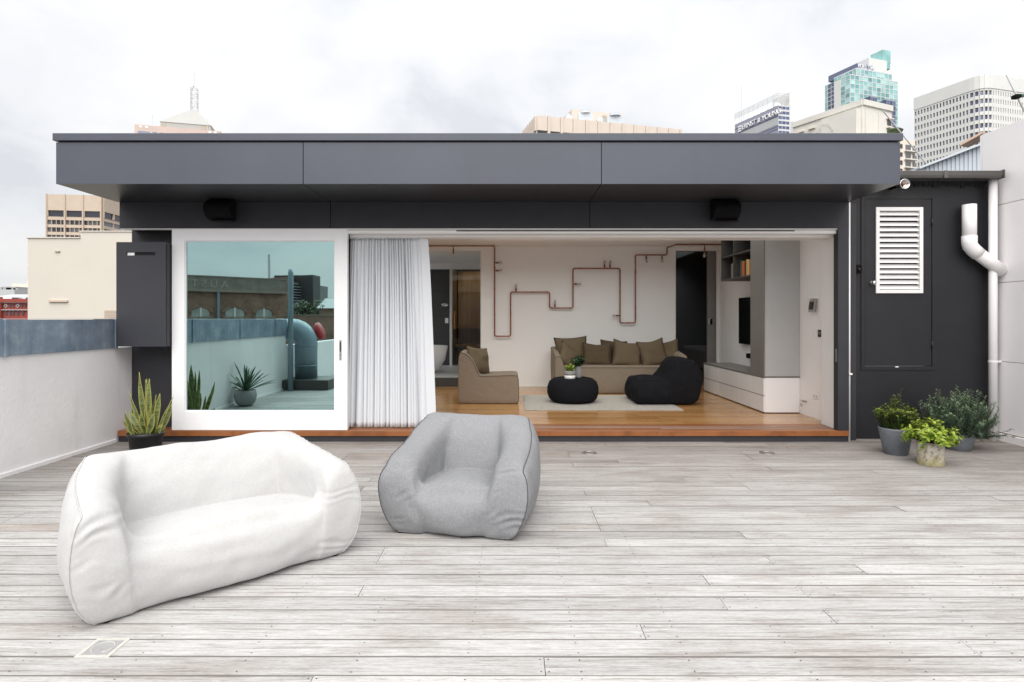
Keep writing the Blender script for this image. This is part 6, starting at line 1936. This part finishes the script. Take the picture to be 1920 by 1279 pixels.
for px0, px1 in ((355, 396), (419, 460), (476, 512)):
    a, b = fpt(px0), fpt(px1); cxm = (a + b) / 2; hw = (b - a) / 2
    zs0 = ztF - 4.2; zsp = ztF - 2.35
    poly = [(-hw, zs0), (hw, zs0)] + [(hw * math.cos(R(t)), zsp + hw * .55 * math.sin(R(t))) for t in range(0, 181, 15)]
    def ext(poly, t0, t1, nm, mt):
        m = MB(); n = len(poly)
        for tt_ in (t0, t1):
            for u, z in poly:
                p = F0 + dF * (cxm + u) + Vector(nF) * tt_; m.v.append((p.x, p.y, z))
        m.f += [tuple(range(n)), tuple(reversed(range(n, 2 * n)))] + [(i, (i + 1) % n, n + (i + 1) % n, n + i) for i in range(n)]
        return m.build(nm, mt, bf)
    ext([(u * .84, z if z <= zsp else zsp + (z - zsp) * .84) for u, z in poly], .01, .05, 'window', 'glass_pale')
    archo = [(hw * 1.18 * math.cos(R(t)), zsp + hw * .70 * math.sin(R(t))) for t in range(0, 181, 12)]
    archi = [(hw * .88 * math.cos(R(t)), zsp + hw * .50 * math.sin(R(t))) for t in range(180, -1, -12)]
    ext(archo + archi, .0, .12, 'arch', 'brick_far')
    for u in (0.0,):
        m = MB(); p = F0 + dF * (cxm + u - .06); q = F0 + dF * (cxm + u + .06); m.wallbox(tuple(p), tuple(q), .05, .1, zs0, zsp + (hw * .5 if u == 0 else .05), nF); m.build('mullion', 'frame_white', bf)
    m = MB(); m.wallbox(tuple(F0 + dF * (cxm - hw * 1.1)), tuple(F0 + dF * (cxm + hw * 1.1)), .05, .25, zsp - .35, zsp - .27, nF); m.build('sill', 'mortar_band', bf)
a = fpt(408); m = MB(); m.wallbox(tuple(F0 + dF * (a - .08)), tuple(F0 + dF * (a + .08)), .05, .25, GZ, ztF - 1.0, nF); m.build('drain_pipe', 'duct_metal', bf)
o0 = F0 + dF * fpt(428)
text_mesh('faded_lettering', 'AUST', .66, 'letter_faded', bf, (o0.x + nF[0] * .05, o0.y + nF[1] * .05, ztF - .68), (-dF.x, -dF.y, 0), (0, 0, 1), .005, 1.6, sx=1.0)
m = MB(); c = F0 + dF * fpt(470); MB().tube([(c.x, c.y - 3, ztF), (c.x, c.y - 3, 1.54 + 122 * 42 / F)], .09, 8).build('flue', 'steel_white', bf)
# tower block behind
tb = thing('tower_block', 'brick and concrete tower block with balconies on the mirrored skyline', 'building', (-60, -140, GZ))
t0v, t1v, t2v = mp(508, 520, 160), mp(545, 520, 156), mp(590, 520, 168)
MB().prism([(t0v.x, t0v.y), (t1v.x, t1v.y), (t1v.x - 2, t1v.y - 14), (t0v.x, t0v.y - 14)], GZ, gz(520, 158)).build('brick_wing', 'brick_far', tb)
MB().prism([(t1v.x, t1v.y), (t2v.x, t2v.y), (t2v.x, t2v.y - 12), (t1v.x, t1v.y - 12)], GZ, gz(531, 162)).build('balcony_wing', 'slab_grey', tb)
MB().prism([(t0v.x + .5, t0v.y - 1), (t1v.x + 5, t1v.y - 3), (t1v.x + 5, t1v.y - 9), (t0v.x, t0v.y - 9)], GZ, gz(515, 158)).build('lift_room', 'joinery_dark', tb)
n_t = out_normal((t1v.x, t1v.y), (t2v.x, t2v.y))
for i in range(6):
    z = gz(535 + i * 5, 160)
    pane('window', 'glass_dark', tb, (t1v.x + .8, t1v.y), (t2v.x - .8, t2v.y), z - .45, z, .04, n_t)
    m = MB(); m.wallbox((t1v.x + .3, t1v.y), (t2v.x - .3, t2v.y), 0, .6, z - .68, z - .5, n_t); m.build('balcony', 'roof_grey', tb)
# trees and roofs behind
def far_tree(name, label, px, py_top, py_bot, Yv, rad, seed):
    c = mp(px, (py_top + py_bot) / 2, Yv); hh = (py_bot - py_top) / 2 * Yv / F * 1.15
    t = thing(name, label, 'tree', (c.x, c.y, GZ), group='trees on the mirrored skyline')
    trk = MB().tube([(c.x, c.y, GZ), (c.x + .3, c.y, c.z - hh * 1.5), (c.x, c.y, c.z)], [.5, .35, .12], 8)
    for k in range(5):
        a = k * 1.3; trk.tube([(c.x, c.y, c.z - hh), (c.x + math.cos(a) * rad * .6, c.y + math.sin(a) * rad * .6, c.z + hh * .3)], [.14, .04], 5)
    trk.build('trunk', 'stem_brown', t, smooth=True)
    rr = random.Random(seed); m = MB(); m.attr = []
    cl_ = [(Vector((rr.gauss(0, .5), rr.gauss(0, .5), rr.gauss(0, .45))), rr.uniform(.25, .45)) for _ in range(16)]
    for q, s in cl_:
        for k in range(70):
            d = Vector((rr.gauss(0, 1), rr.gauss(0, 1), rr.gauss(0, 1))).normalized()
            p = q + d * s * rr.uniform(.6, 1.0)
            w = Vector((c.x + p.x * rad, c.y + p.y * rad, c.z + p.z * hh))
            leaf_geom(m, w, Vector((rr.gauss(0, 1), rr.gauss(0, 1), rr.gauss(0, .6))), .5, .32, Vector((0, 0, 1)))
    m.build('crown', 'leaf_tree', t, fix=False)
far_tree('street_tree', 'olive green street tree right of the brick warehouse in the glass', 568, 556, 606, 95, 2.6, 1)
far_tree('street_tree', 'lower street tree furthest right in the mirrored view', 596, 562, 604, 120, 2.6, 2)
lr = thing('low_roof_house', 'low house with pale roof right of the mirrored trees', 'building', (-36, -100, GZ))
a_, b_ = mp(598, 560, 108), mp(660, 560, 108)
bx('wall', 'brick_far', lr, a_.x, b_.x, a_.y - 10, a_.y, GZ, gz(578, 108))
m = MB(); m.extrude([(a_.y + .4, gz(578, 108)), (a_.y - 5, gz(558, 108)), (a_.y - 10.4, gz(578, 108))], 'x', a_.x - .4, b_.x + .4); m.build('roof', 'roof_grey', lr)
nr2 = thing('dark_parapet', 'dark brick parapet of the next roof behind the terrace', 'wall', (-10, -20, GZ))
a_, b_ = mp(530, 598, 33), mp(700, 598, 33)
bx('wall', 'brick_far', nr2, a_.x, b_.x + 14, a_.y - 1, a_.y, GZ, gz(592, 33))
bx('coping', 'mortar_band', nr2, a_.x, b_.x + 14, a_.y - 1.05, a_.y + .05, gz(592, 33), gz(590, 33))
